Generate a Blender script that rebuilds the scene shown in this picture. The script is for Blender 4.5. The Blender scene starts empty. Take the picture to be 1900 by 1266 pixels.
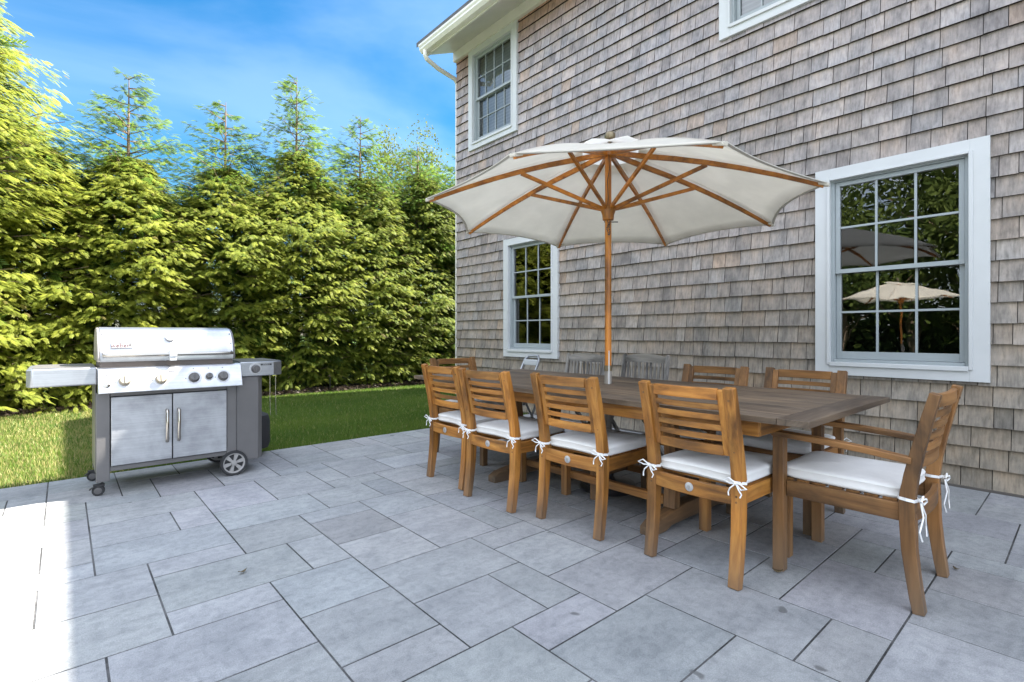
import bpy, bmesh, math, random
import numpy as np
from mathutils import Vector, Matrix
R = math.radians
random.seed(7)
SC = bpy.context.scene
COL = SC.collection

# ------------------------------------------------------------------ camera
cam_d = bpy.data.cameras.new('camera')
cam = bpy.data.objects.new('camera', cam_d)
COL.objects.link(cam)
cam.location = (0, 0, 1.12)
cam.rotation_euler = (R(90), 0, R(-41.3))
cam_d.sensor_width = 36
cam_d.lens = 17.96
cam_d.shift_y = -13 / 1900
cam_d.clip_start = .05
cam_d.clip_end = 2000
SC.camera = cam

# ------------------------------------------------------------------ light
SUN = Vector((.737, -.27, 1.0)).normalized()
SUN_EL = math.asin(SUN.z)
SUN_ROT = math.atan2(SUN.x, SUN.y)
world = bpy.data.worlds.new('World')
SC.world = world
world.use_nodes = True
wn = world.node_tree
for n in list(wn.nodes):
    wn.nodes.remove(n)
def wnode(t, **k):
    n = wn.nodes.new(t)
    for a, b in k.items():
        setattr(n, a, b)
    return n
wout = wnode('ShaderNodeOutputWorld')
wbg = wnode('ShaderNodeBackground')
wbg.inputs[1].default_value = .15
CLOUD = 4.3; WISP = .085
sky = wnode('ShaderNodeTexSky', sky_type='NISHITA', sun_disc=False)
sky.sun_elevation = SUN_EL
sky.sun_rotation = SUN_ROT
sky.altitude = 0
sky.air_density = 1.0
sky.dust_density = .4
sky.ozone_density = 3.0
hs = wnode('ShaderNodeHueSaturation')
hs.inputs['Hue'].default_value = .492
hs.inputs['Saturation'].default_value = 1.38
hs.inputs['Value'].default_value = .32
wn.links.new(sky.outputs[0], hs.inputs['Color'])
tc = wnode('ShaderNodeTexCoord')
def wmath(op, a, b=None, c=None, clamp=False):
    n = wnode('ShaderNodeMath', operation=op, use_clamp=clamp)
    for i, v in enumerate((a, b, c)):
        if v is None: continue
        if isinstance(v, (int, float)): n.inputs[i].default_value = v
        else: wn.links.new(v, n.inputs[i])
    return n.outputs[0]
def wnoise(scale, rot, loc, sc, detail=7, dist=.4, rough=.52):
    mp = wnode('ShaderNodeMapping')
    mp.inputs['Scale'].default_value = sc
    mp.inputs['Rotation'].default_value = rot
    mp.inputs['Location'].default_value = loc
    wn.links.new(tc.outputs['Generated'], mp.inputs['Vector'])
    nz = wnode('ShaderNodeTexNoise')
    nz.inputs['Scale'].default_value = scale
    nz.inputs['Detail'].default_value = detail
    nz.inputs['Roughness'].default_value = rough
    nz.inputs['Distortion'].default_value = dist
    wn.links.new(mp.outputs[0], nz.inputs['Vector'])
    return nz.outputs['Fac']
def wstep(v, a, b, hi=1.0):
    n = wnode('ShaderNodeMapRange', interpolation_type='SMOOTHSTEP')
    n.inputs[1].default_value = a; n.inputs[2].default_value = b
    n.inputs[3].default_value = 0; n.inputs[4].default_value = hi
    wn.links.new(v, n.inputs[0])
    return n.outputs[0]
sepw = wnode('ShaderNodeSeparateXYZ')
wn.links.new(tc.outputs['Generated'], sepw.inputs[0])
# thin wisps over the blue part of the sky
wisp = wstep(wnoise(1.7, (.35, .1, .5), (7.7, 2.9, .4), (1.0, 1.5, 3.0), 6, .3, .5), .36, .66, WISP)
# a bank of unseen cloud overhead and behind the viewer, added to fill the shade
fwd = wmath('ADD', wmath('MULTIPLY', sepw.outputs[0], .66), wmath('MULTIPLY', sepw.outputs[1], .75))
back = wstep(wmath('MULTIPLY', fwd, -1.0), -.42, .05, .88)
over = wstep(sepw.outputs[2], .62, .92, .85)
fill_bank = wmath('MAXIMUM', back, over)
puff = wstep(wnoise(2.2, (.1, .4, 0), (2.1, .4, .7), (1, 1, 1.8), 6, .2), .30, .60)
fill_bank = wmath('MULTIPLY', fill_bank, wmath('ADD', wmath('MULTIPLY', puff, .65), .35))
cm = wmath('MAXIMUM', wisp, fill_bank, clamp=True)
mxw = wnode('ShaderNodeMixRGB')
mxw.inputs[2].default_value = (*[CLOUD * v for v in (.93, 1.0, 1.13)], 1)
wn.links.new(cm, mxw.inputs[0])
wn.links.new(hs.outputs[0], mxw.inputs[1])
wn.links.new(mxw.outputs[0], wbg.inputs[0])
wn.links.new(wbg.outputs[0], wout.inputs[0])

sun_d = bpy.data.lights.new('sun', 'SUN')
sun_d.energy = 5.0
sun_d.angle = R(.55)
sun_d.color = (1.0, .95, .86)
sun = bpy.data.objects.new('sun', sun_d)
COL.objects.link(sun)
sun.rotation_euler = SUN.to_track_quat('Z', 'Y').to_euler()
sun.location = (6, -3, 12)

SC.view_settings.view_transform = 'Standard'
SC.view_settings.look = 'None'
SC.view_settings.exposure = 2.4
SC.view_settings.gamma = 1
SC.view_settings.use_curve_mapping = False

# ------------------------------------------------------------------ materials
class NT:
    def __init__(s, name):
        s.m = bpy.data.materials.new(name)
        s.m.use_nodes = True
        s.t = s.m.node_tree
        s.b = s.t.nodes['Principled BSDF']
        s.out = s.t.nodes['Material Output']
    def n(s, t, **k):
        x = s.t.nodes.new(t)
        for a, b in k.items():
            if a.startswith('i_'):
                x.inputs[a[2:].replace('_', ' ')].default_value = b
            else:
                setattr(x, a, b)
        return x
    def l(s, a, b):
        s.t.links.new(a, b)
    def noise(s, scale, detail=4, rough=.5, vec=None, dist=0):
        x = s.n('ShaderNodeTexNoise')
        x.inputs['Scale'].default_value = scale
        x.inputs['Detail'].default_value = detail
        x.inputs['Roughness'].default_value = rough
        x.inputs['Distortion'].default_value = dist
        if vec is not None:
            s.l(vec, x.inputs['Vector'])
        return x
    def coord(s, scale=(1, 1, 1), kind='Object', rnd=True):
        c = s.n('ShaderNodeTexCoord')
        v = c.outputs[kind]
        if rnd:
            oi = s.n('ShaderNodeObjectInfo')
            mu = s.n('ShaderNodeVectorMath', operation='SCALE')
            mu.inputs[0].default_value = (13.1, 7.7, 5.3)
            s.l(oi.outputs['Random'], mu.inputs['Scale'])
            ad = s.n('ShaderNodeVectorMath', operation='ADD')
            s.l(v, ad.inputs[0]); s.l(mu.outputs[0], ad.inputs[1])
            v = ad.outputs[0]
        m = s.n('ShaderNodeMapping')
        m.inputs['Scale'].default_value = scale
        s.l(v, m.inputs['Vector'])
        return m.outputs[0]
    def ramp(s, fac, stops):
        x = s.n('ShaderNodeValToRGB')
        e = x.color_ramp.elements
        e[0].position, e[0].color = stops[0][0], (*stops[0][1], 1)
        e[1].position, e[1].color = stops[-1][0], (*stops[-1][1], 1)
        for p, c in stops[1:-1]:
            q = e.new(p); q.color = (*c, 1)
        s.l(fac, x.inputs[0])
        return x.outputs[0]
    def mix(s, fac, a, b, mode='MIX'):
        x = s.n('ShaderNodeMixRGB', blend_type=mode)
        for i, v in ((0, fac), (1, a), (2, b)):
            if isinstance(v, (int, float)):
                x.inputs[i].default_value = v
            elif isinstance(v, tuple):
                x.inputs[i].default_value = (*v, 1)
            else:
                s.l(v, x.inputs[i])
        return x.outputs[0]
    def bump(s, h, strength=.3, dist=.002):
        x = s.n('ShaderNodeBump')
        x.inputs['Strength'].default_value = strength
        x.inputs['Distance'].default_value = dist
        s.l(h, x.inputs['Height'])
        s.l(x.outputs[0], s.b.inputs['Normal'])

def plain(name, c, rough=.5, metal=0, spec=.5):
    t = NT(name)
    t.b.inputs['Base Color'].default_value = (*c, 1)
    t.b.inputs['Roughness'].default_value = rough
    t.b.inputs['Metallic'].default_value = metal
    t.b.inputs['Specular IOR Level'].default_value = spec
    return t.m

def painted(name, c, rough=.45, var=.06, spec=.5):
    t = NT(name)
    v = t.coord((1, 1, 1))
    a = t.noise(3.5, 6, .6, v)
    dark = tuple(x * (1 - var * 3) for x in c)
    t.l(t.ramp(a.outputs['Fac'], [(.3, dark), (.6, c)]), t.b.inputs['Base Color'])
    t.b.inputs['Roughness'].default_value = rough
    t.b.inputs['Specular IOR Level'].default_value = spec
    f = t.noise(90, 3, .5, v)
    t.bump(f.outputs['Fac'], .08, .001)
    return t.m

def wood(name, axis, cols, rough=.55, grime=True):
    t = NT(name)
    sc = [26, 26, 26]; sc[axis] = 1.6
    v = t.coord(tuple(sc))
    g = t.noise(1.0, 8, .62, v, .6)
    sc2 = [3.2, 3.2, 3.2]; sc2[axis] = 1.1
    v2 = t.coord(tuple(sc2))
    p = t.noise(1.6, 5, .6, v2, .3)
    col = t.ramp(g.outputs['Fac'], [(.28, cols[0]), (.5, cols[1]), (.72, cols[2])])
    d = t.ramp(p.outputs['Fac'], [(.34, (.40, .40, .40)), (.5, (.95, .95, .95)), (.68, (1.2, 1.14, 1.04))])
    col = t.mix(1.0, col, d, 'MULTIPLY')
    oi = t.n('ShaderNodeObjectInfo')
    rr = t.ramp(oi.outputs['Random'], [(0, (.72, .72, .74)), (1, (1.14, 1.12, 1.08))])
    col = t.mix(1.0, col, rr, 'MULTIPLY')
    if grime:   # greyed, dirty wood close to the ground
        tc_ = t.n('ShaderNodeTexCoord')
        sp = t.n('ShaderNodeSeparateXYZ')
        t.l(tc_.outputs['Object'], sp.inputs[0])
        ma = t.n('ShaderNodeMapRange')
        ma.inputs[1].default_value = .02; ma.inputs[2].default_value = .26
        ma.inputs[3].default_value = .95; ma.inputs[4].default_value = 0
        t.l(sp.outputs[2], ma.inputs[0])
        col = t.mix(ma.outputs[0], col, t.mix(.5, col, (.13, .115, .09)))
    t.l(col, t.b.inputs['Base Color'])
    t.b.inputs['Roughness'].default_value = rough
    t.bump(g.outputs['Fac'], .35, .0015)
    return t.m

TEAK = [(.12, .046, .009), (.34, .140, .024), (.52, .250, .055)]
TEAKD = [(.10, .044, .013), (.235, .110, .033), (.34, .172, .060)]
GREY = [(.13, .12, .112), (.29, .275, .26), (.42, .40, .385)]
TOPC = [(.045, .030, .020), (.115, .083, .058), (.19, .145, .105)]
ORNG = [(.22, .070, .010), (.45, .165, .022), (.58, .24, .038)]
teak = [wood('teak_' + 'xyz'[i], i, TEAK) for i in range(3)]
teakd = [wood('brown_teak_' + 'xyz'[i], i, TEAKD) for i in range(3)]
grey_wood = [wood('weathered_grey_teak_' + 'xyz'[i], i, GREY, .75, False) for i in range(3)]
top_wood = [wood('weathered_table_teak_' + 'xyz'[i], i, TOPC, .6, False) for i in range(3)]
orange_wood = [wood('varnished_wood_' + 'xyz'[i], i, ORNG, .38, False) for i in range(3)]

def fabric(name, c, scale=700, trans=0.0, rough=.9):
    t = NT(name)
    v = t.coord((1, 1, 1))
    a = t.noise(4, 5, .6, v)
    col = t.ramp(a.outputs['Fac'], [(.3, tuple(x * .9 for x in c)), (.65, c)])
    t.l(col, t.b.inputs['Base Color'])
    t.b.inputs['Roughness'].default_value = rough
    t.b.inputs['Specular IOR Level'].default_value = .15
    f = t.noise(scale, 2, .5, v)
    t.bump(f.outputs['Fac'], .25, .0006)
    if trans:
        tr = t.n('ShaderNodeBsdfTranslucent')
        t.l(col, tr.inputs[0])
        mx = t.n('ShaderNodeMixShader')
        mx.inputs[0].default_value = trans
        t.l(t.b.outputs[0], mx.inputs[1]); t.l(tr.outputs[0], mx.inputs[2])
        t.l(mx.outputs[0], t.out.inputs[0])
    return t.m
cushion_m = fabric('cushion_fabric', (.79, .78, .765))
_t = cushion_m.node_tree
_n = _t.nodes.new('ShaderNodeTexNoise'); _n.inputs['Scale'].default_value = 7; _n.inputs['Detail'].default_value = 3; _n.inputs['Distortion'].default_value = .8
_c = _t.nodes.new('ShaderNodeTexCoord'); _t.links.new(_c.outputs['Object'], _n.inputs['Vector'])
_b = _t.nodes.new('ShaderNodeBump'); _b.inputs['Strength'].default_value = .35; _b.inputs['Distance'].default_value = .02
_t.links.new(_n.outputs['Fac'], _b.inputs['Height']); _t.links.new(_b.outputs[0], [x for x in _t.nodes if x.type == 'BUMP'][0].inputs['Normal'])
canvas_m = fabric('canopy_canvas', (.90, .865, .79), 500, .60)
seam_m = fabric('canopy_hem', (.62, .59, .53), 500, .2)

white_paint = painted('white_trim_paint', (.56, .57, .575), .4, .02)
sash_m = painted('sash_vinyl', (.33, .365, .38), .35, .03)
cream_trim = painted('eave_trim_paint', (.66, .64, .58), .45, .03)
gutter_m = painted('gutter_paint', (.78, .76, .70), .3, .03)

def steel(name, c, rough, axis=0, streak=True):
    t = NT(name)
    sc = [160, 160, 160]; sc[axis] = 2
    v = t.coord(tuple(sc))
    a = t.noise(1, 4, .6, v)
    v2 = t.coord((1.2, 1.2, 1.2))
    b = t.noise(2.6, 7, .62, v2, .2)
    col = t.ramp(a.outputs['Fac'], [(.35, tuple(x * .86 for x in c)), (.65, c)])
    col = t.mix(1, col, t.ramp(b.outputs['Fac'], [(.35, (.72, .72, .73)), (.6, (1, 1, 1))]), 'MULTIPLY')
    t.l(col, t.b.inputs['Base Color'])
    t.b.inputs['Metallic'].default_value = 1
    r = t.ramp(b.outputs['Fac'], [(.3, (rough * 1.5,) * 3), (.7, (rough,) * 3)])
    t.l(r, t.b.inputs['Roughness'])
    t.bump(a.outputs['Fac'], .05, .0006)
    return t.m
steel_lid = steel('brushed_steel_lid', (.62, .62, .63), .30)
steel_door = steel('dull_steel_door', (.50, .51, .53), .5, 0)
steel_shelf = steel('brushed_steel_shelf', (.46, .47, .49), .36)
chrome = plain('polished_steel', (.42, .39, .35), .14, 1)
cab_m = painted('dark_grey_enamel', (.125, .12, .12), .4, .05)
black_m = plain('black_plastic', (.02, .02, .022), .45)
rubber_m = plain('black_rubber', (.025, .025, .027), .75)
hubm = plain('grey_wheel_plastic', (.30, .29, .28), .5)
knob_m = plain('knob_grey', (.09, .085, .085), .35)
knob_sunlit = plain('knob_grey_sunlit', (.30, .26, .20), .4)  # grey knobs with the warm sun on them put into the colour
badge_m = plain('badge_silver', (.5, .5, .51), .4, .6)
badge_red = plain('badge_red', (.06, .004, .004), .5)
badge_plate = plain('badge_plate', (.30, .30, .31), .5)
tie_m = fabric('white_tie_cotton', (.82, .82, .82), 900)
brass_m = plain('tarnished_brass', (.25, .2, .13), .45, .8)
dark_metal = plain('dark_metal', (.07, .07, .075), .4, .7)
alu_m = plain('aluminium_tube', (.33, .34, .36), .4, .7)
whiteplastic = painted('white_plastic', (.5, .52, .54), .4, .03)

# glass: clear pane that mirrors the garden
def glass():
    t = NT('window_glass')
    fr = t.n('ShaderNodeFresnel'); fr.inputs[0].default_value = 2.3
    gl = t.n('ShaderNodeBsdfGlossy'); gl.inputs['Roughness'].default_value = .0
    v = t.coord((1, 1, 1), rnd=False)
    w = t.noise(2.2, 2, .5, v)
    bp = t.n('ShaderNodeBump'); bp.inputs['Strength'].default_value = .25; bp.inputs['Distance'].default_value = .01
    t.l(w.outputs['Fac'], bp.inputs['Height']); t.l(bp.outputs[0], gl.inputs['Normal'])
    tr = t.n('ShaderNodeBsdfTransparent'); tr.inputs[0].default_value = (.75, .79, .78, 1)
    mx = t.n('ShaderNodeMixShader')
    t.l(fr.outputs[0], mx.inputs[0]); t.l(tr.outputs[0], mx.inputs[1]); t.l(gl.outputs[0], mx.inputs[2])
    t.l(mx.outputs[0], t.out.inputs[0])
    return t.m
glass_m = glass()
room_m = plain('dark_room', (.05, .05, .055), .9)
def blind_mat():
    t = NT('window_blind')
    tc_ = t.n('ShaderNodeTexCoord'); sp = t.n('ShaderNodeSeparateXYZ'); t.l(tc_.outputs['Object'], sp.inputs[0])
    m1 = t.n('ShaderNodeMath', operation='MULTIPLY'); m1.inputs[1].default_value = 2 * math.pi / .05
    t.l(sp.outputs[2], m1.inputs[0])
    m2 = t.n('ShaderNodeMath', operation='SINE'); t.l(m1.outputs[0], m2.inputs[0])
    t.l(t.ramp(m2.outputs[0], [(.0, (.50, .54, .57)), (.6, (.62, .66, .69))]), t.b.inputs['Base Color'])
    return t.m
blind_m = blind_mat()

def attr_mat(name, attr='tint', rough=.8, kind=None):
    t = NT(name)
    a = t.n('ShaderNodeAttribute'); a.attribute_name = attr
    return t, a
# cedar shingles
t, a = attr_mat('cedar_shingles')
v = t.coord((60, 60, 5), rnd=False)
g = t.noise(1, 7, .65, v, .2)
v2 = t.coord((5, 5, 2.2), rnd=False)
p = t.noise(1.3, 6, .6, v2, .4)
v3 = t.coord((9, 9, 9), rnd=False)
p3 = t.noise(1.5, 4, .6, v3)
col = t.mix(1, a.outputs['Color'], t.ramp(g.outputs['Fac'], [(.3, (.66, .65, .64)), (.5, (.97, .97, .97)), (.7, (1.2, 1.19, 1.18))]), 'MULTIPLY')
col = t.mix(1, col, t.ramp(p.outputs['Fac'], [(.33, (.70, .70, .71)), (.5, (1, 1, 1)), (.66, (1.12, 1.08, 1.05))]), 'MULTIPLY')
col = t.mix(1, col, t.ramp(p3.outputs['Fac'], [(.3, (.82, .83, .84)), (.6, (1.06, 1.05, 1.05))]), 'MULTIPLY')
tcs = t.n('ShaderNodeTexCoord'); sps = t.n('ShaderNodeSeparateXYZ'); t.l(tcs.outputs['Object'], sps.inputs[0])
mz = t.n('ShaderNodeMath', operation='MULTIPLY_ADD'); mz.inputs[1].default_value = 1 / .1478; mz.inputs[2].default_value = -.012 / .1478
t.l(sps.outputs[2], mz.inputs[0])
mf = t.n('ShaderNodeMath', operation='FRACT'); t.l(mz.outputs[0], mf.inputs[0])
ma_ = t.n('ShaderNodeMath', operation='MULTIPLY'); t.l(mf.outputs[0], ma_.inputs[0]); t.l(p.outputs['Fac'], ma_.inputs[1])
# silvered butts, browner wood where the course above sheds the rain
col = t.mix(1, col, t.ramp(ma_.outputs[0], [(.06, (1.0, 1.01, 1.04)), (.30, (1.0, .985, .97)), (.5, (1.02, .965, .90))]), 'MULTIPLY')
t.l(col, t.b.inputs['Base Color']); t.b.inputs['Roughness'].default_value = .82
t.b.inputs['Specular IOR Level'].default_value = .25
t.bump(g.outputs['Fac'], .6, .003)
shingle_m = t.m
# pavers
t, a = attr_mat('bluestone_pavers')
v = t.coord((1, 1, 1), rnd=False)
n1 = t.noise(3.6, 9, .70, v, .3)
n2 = t.noise(220, 2, .5, v)
n3 = t.noise(26, 7, .7, v, .4)
vs = t.coord((1.4, 9, 1), rnd=False)
n4 = t.noise(1.5, 6, .6, vs, .5)
col = t.mix(1, a.outputs['Color'], t.ramp(n1.outputs['Fac'], [(.34, (.83, .84, .85)), (.5, (1, 1, 1)), (.66, (1.12, 1.115, 1.11))]), 'MULTIPLY')
col = t.mix(1, col, t.ramp(n2.outputs['Fac'], [(.35, (.86, .86, .86)), (.65, (1.12, 1.12, 1.12))]), 'MULTIPLY')
col = t.mix(1, col, t.ramp(n3.outputs['Fac'], [(.33, (.80, .81, .82)), (.55, (1.05, 1.05, 1.05))]), 'MULTIPLY')
col = t.mix(1, col, t.ramp(n4.outputs['Fac'], [(.3, (.88, .88, .89)), (.6, (1.04, 1.04, 1.04))]), 'MULTIPLY')
v5 = t.coord((1, 1, 1), rnd=False)
sp_ = t.noise(7.5, 2, .4, v5, .1)
col = t.mix(t.ramp(sp_.outputs['Fac'], [(.745, (0, 0, 0)), (.775, (.7, .7, .7))]), col, (.07, .07, .07))
t.l(col, t.b.inputs['Base Color']); t.b.inputs['Roughness'].default_value = .72
t.b.inputs['Specular IOR Level'].default_value = .35
t.bump(t.mix(.6, n2.outputs['Fac'], n3.outputs['Fac']), .55, .004)
paver_m = t.m
t = NT('joint_sand')
v = t.coord((1, 1, 1), rnd=False)
n = t.noise(60, 4, .6, v)
nj = t.noise(2.3, 5, .7, v, .5)
t.l(t.mix(t.ramp(nj.outputs['Fac'], [(.46, (0, 0, 0)), (.64, (.5, .5, .5))]), t.ramp(n.outputs['Fac'], [(.3, (.010, .010, .011)), (.7, (.06, .06, .06))]), (.20, .20, .205)), t.b.inputs['Base Color'])
t.b.inputs['Roughness'].default_value = .95
sand_m = t.m
# lawn
t = NT('lawn_soil')
v = t.coord((1, 1, 1), rnd=False)
n = t.noise(1.1, 6, .6, v); n2 = t.noise(45, 4, .6, v)
col = t.mix(.5, t.ramp(n.outputs['Fac'], [(.3, (.030, .060, .012)), (.7, (.06, .10, .02))]), t.ramp(n2.outputs['Fac'], [(.3, (.02, .04, .01)), (.7, (.08, .12, .03))]))
t.l(col, t.b.inputs['Base Color']); t.b.inputs['Roughness'].default_value = .95
t.b.inputs['Specular IOR Level'].default_value = .1
lawn_m = t.m
def leafmat(name, trans=.35, rough=.5, boost=1.0):
    t, a = attr_mat(name)
    t.l(a.outputs['Color'], t.b.inputs['Base Color'])
    t.b.inputs['Roughness'].default_value = rough
    t.b.inputs['Specular IOR Level'].default_value = .35
    tr = t.n('ShaderNodeBsdfTranslucent')
    t.l(a.outputs['Color'], tr.inputs[0])
    mx = t.n('ShaderNodeMixShader'); mx.inputs[0].default_value = trans
    t.l(t.b.outputs[0], mx.inputs[1]); t.l(tr.outputs[0], mx.inputs[2]); t.l(mx.outputs[0], t.out.inputs[0])
    return t.m
grass_m = leafmat('grass_blades', .45)
leaf_m = leafmat('conifer_foliage', .58, .55)
dleaf_m = leafmat('broad_leaves', .35, .8)
dleaf_m.node_tree.nodes['Principled BSDF'].inputs['Specular IOR Level'].default_value = .08
t = NT('bark')
v = t.coord((22, 22, 4)); n = t.noise(1, 7, .65, v)
t.l(t.ramp(n.outputs['Fac'], [(.3, (.10, .07, .045)), (.7, (.28, .20, .14))]), t.b.inputs['Base Color'])
t.b.inputs['Roughness'].default_value = .9; t.bump(n.outputs['Fac'], .6, .01)
bark_m = t.m
t = NT('mulch')
v = t.coord((1, 1, 1), rnd=False); n = t.noise(40, 5, .7, v)
t.l(t.ramp(n.outputs['Fac'], [(.3, (.018, .012, .009)), (.7, (.075, .05, .035))]), t.b.inputs['Base Color'])
t.b.inputs['Roughness'].default_value = .95; t.bump(n.outputs['Fac'], .9, .03)
mulch_m = t.m
roof_m = painted('roof_shingle', (.10, .10, .105), .85, .1)

# ------------------------------------------------------------------ mesh helpers
class MB:
    def __init__(s):
        s.v = []; s.f = []; s.c = []
    def add(s, vs, fs, col=None):
        o = len(s.v)
        s.v += [tuple(x) for x in vs]
        for f in fs:
            s.f.append(tuple(i + o for i in f)); s.c.append(col)
    def hexa(s, p, col=None, under=None):  # p: 4 bottom ccw, 4 top ccw
        s.add(p, [(3, 2, 1, 0), (4, 5, 6, 7), (0, 1, 5, 4), (1, 2, 6, 5), (2, 3, 7, 6), (3, 0, 4, 7)], col)
        if under:
            for i in (-6, -4, -2): s.c[i] = under
    def box(s, x0, x1, y0, y1, z0, z1, col=None):
        s.hexa([(x0, y0, z0), (x1, y0, z0), (x1, y1, z0), (x0, y1, z0), (x0, y0, z1), (x1, y0, z1), (x1, y1, z1), (x0, y1, z1)], col)
    def beam(s, p, q, w, h, up=(0, 0, 1), col=None):
        s.sweep([p, q], w, h, up, col)
    def sweep(s, pts, w, h, up=(0, 0, 1), col=None):
        """rectangular section along pts: w across (perp. to up), h along up-ish; w/h may be lists"""
        pts = [Vector(p) for p in pts]; n = len(pts)
        W = w if isinstance(w, (list, tuple)) else [w] * n
        H = h if isinstance(h, (list, tuple)) else [h] * n
        vs = []
        for i, p in enumerate(pts):
            d = (pts[min(i + 1, n - 1)] - pts[max(i - 1, 0)]).normalized()
            a = d.cross(Vector(up)).normalized(); b = a.cross(d).normalized()
            for sa, sb in ((-1, -1), (1, -1), (1, 1), (-1, 1)):
                vs.append(p + a * sa * W[i] / 2 + b * sb * H[i] / 2)
        fs = [(3, 2, 1, 0)] if False else [(0, 1, 2, 3)]
        for i in range(n - 1):
            o = 4 * i
            for k in range(4):
                fs.append((o + k, o + 4 + k, o + 4 + (k + 1) % 4, o + (k + 1) % 4))
        fs.append(tuple(4 * (n - 1) + k for k in (3, 2, 1, 0)))
        s.add(vs, fs, col)
    def tube(s, pts, r, n=8, col=None, caps=True):
        pts = [Vector(p) for p in pts]; m = len(pts)
        rr = r if isinstance(r, (list, tuple)) else [r] * m
        vs = []; prev = None
        for i, p in enumerate(pts):
            d = (pts[min(i + 1, m - 1)] - pts[max(i - 1, 0)]).normalized()
            if prev is None:
                a = d.orthogonal().normalized()
            else:
                a = (prev - d * prev.dot(d)).normalized()
            prev = a; b = d.cross(a)
            for k in range(n):
                an = 2 * math.pi * k / n
                vs.append(p + (a * math.cos(an) + b * math.sin(an)) * rr[i])
        fs = []
        for i in range(m - 1):
            for k in range(n):
                fs.append((i * n + k, i * n + (k + 1) % n, (i + 1) * n + (k + 1) % n, (i + 1) * n + k))
        if caps:
            fs.append(tuple(reversed(range(n)))); fs.append(tuple((m - 1) * n + k for k in range(n)))
        s.add(vs, fs, col)
    def lathe(s, prof, n=24, c=(0, 0, 0), axis=(0, 0, 1), col=None, ring=False):
        """prof: (r, t) along axis from c"""
        A = Vector(axis).normalized(); a = A.orthogonal().normalized(); b = A.cross(a); c = Vector(c)
        vs = []; m = len(prof)
        for r, tt in prof:
            for k in range(n):
                an = 2 * math.pi * k / n
                vs.append(c + A * tt + (a * math.cos(an) + b * math.sin(an)) * max(r, 1e-4))
        fs = []
        for i in range(m - 1):
            for k in range(n):
                fs.append((i * n + k, i * n + (k + 1) % n, (i + 1) * n + (k + 1) % n, (i + 1) * n + k))
        if ring:
            for k in range(n):
                fs.append(((m - 1) * n + k, (m - 1) * n + (k + 1) % n, (k + 1) % n, k))
        else:
            fs.append(tuple(reversed(range(n)))); fs.append(tuple((m - 1) * n + k for k in range(n)))
        s.add(vs, fs, col)
    def prism(s, poly, axis, lo, hi, col=None):
        """poly in the two other axes (cyclic order), extruded along axis"""
        def P(u, v, w):
            return {0: (w, u, v), 1: (u, w, v), 2: (u, v, w)}[axis]
        n = len(poly)
        vs = [P(u, v, lo) for u, v in poly] + [P(u, v, hi) for u, v in poly]
        fs = [tuple(range(n)), tuple(reversed(range(n, 2 * n)))]
        for k in range(n):
            fs.append((k, (k + 1) % n, n + (k + 1) % n, n + k))
        s.add(vs, fs, col)
    def build(s, name, mat, parent=None, bevel=0, seg=2, smooth=35, fix=True):
        me = bpy.data.meshes.new(name)
        me.from_pydata(s.v, [], s.f)
        if any(c is not None for c in s.c):
            at = me.attributes.new('tint', 'FLOAT_COLOR', 'FACE')
            arr = np.ones((len(s.c), 4), 'f')
            arr[:, :3] = [c if c is not None else (1, 1, 1) for c in s.c]
            at.data.foreach_set('color', arr.ravel())
        if fix:
            bm = bmesh.new(); bm.from_mesh(me)
            bmesh.ops.recalc_face_normals(bm, faces=bm.faces)
            bm.to_mesh(me); bm.free()
        if smooth:
            me.polygons.foreach_set('use_smooth', [True] * len(me.polygons))
            me.set_sharp_from_angle(angle=R(smooth))
        me.materials.append(mat)
        o = bpy.data.objects.new(name, me); COL.objects.link(o)
        if parent is not None:
            o.parent = parent
        if bevel:
            b = o.modifiers.new('bevel', 'BEVEL'); b.width = bevel; b.segments = seg
            b.limit_method = 'ANGLE'; b.angle_limit = R(40)
        return o

def tag(o, label=None, cat=None, group=None, kind=None):
    if label: o['label'] = label
    if cat: o['category'] = cat
    if group: o['group'] = group
    if kind: o['kind'] = kind
    return o
def empty(name, loc, rz=0):
    o = bpy.data.objects.new(name, None); COL.objects.link(o)
    o.location = loc; o.rotation_euler = (0, 0, rz); o.empty_display_size = .1
    return o
def copy_tree(o, parent=None):
    c = o.copy(); COL.objects.link(c); c.parent = parent
    for ch in [x for x in o.children]:
        copy_tree(ch, c)
    return c
def raw_mesh(name, V, F, mat, cols=None, parent=None, nv=4):
    """fast mesh from numpy: V (n,3), F (m,nv), cols (m,3) per face"""
    me = bpy.data.meshes.new(name)
    V = np.asarray(V, 'f'); F = np.asarray(F, 'i')
    me.vertices.add(len(V)); me.vertices.foreach_set('co', V.ravel())
    me.loops.add(F.size); me.loops.foreach_set('vertex_index', F.ravel())
    me.polygons.add(len(F)); me.polygons.foreach_set('loop_start', np.arange(0, F.size, F.shape[1], dtype='i'))
    me.update(calc_edges=True)
    if cols is not None:
        at = me.attributes.new('tint', 'FLOAT_COLOR', 'FACE')
        arr = np.ones((len(F), 4), 'f'); arr[:, :3] = cols
        at.data.foreach_set('color', arr.ravel())
    me.materials.append(mat)
    o = bpy.data.objects.new(name, me); COL.objects.link(o)
    if parent is not None: o.parent = parent
    return o

# ------------------------------------------------------------------ ground
def sheet(name, x0, x1, y0, y1, z, m):
    b = MB(); b.add([(x0, y0, z), (x1, y0, z), (x1, y1, z), (x0, y1, z)], [(0, 1, 2, 3)])
    return tag(b.build(name, m, smooth=0), kind='structure')
EDGE = 5.225          # patio / lawn edge
sheet('lawn', -400, 400, -400, 400, -.03, lawn_m)
sheet('paver_bedding', -9, 4.93, -7, EDGE - .01, -.0026, sand_m)
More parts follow.
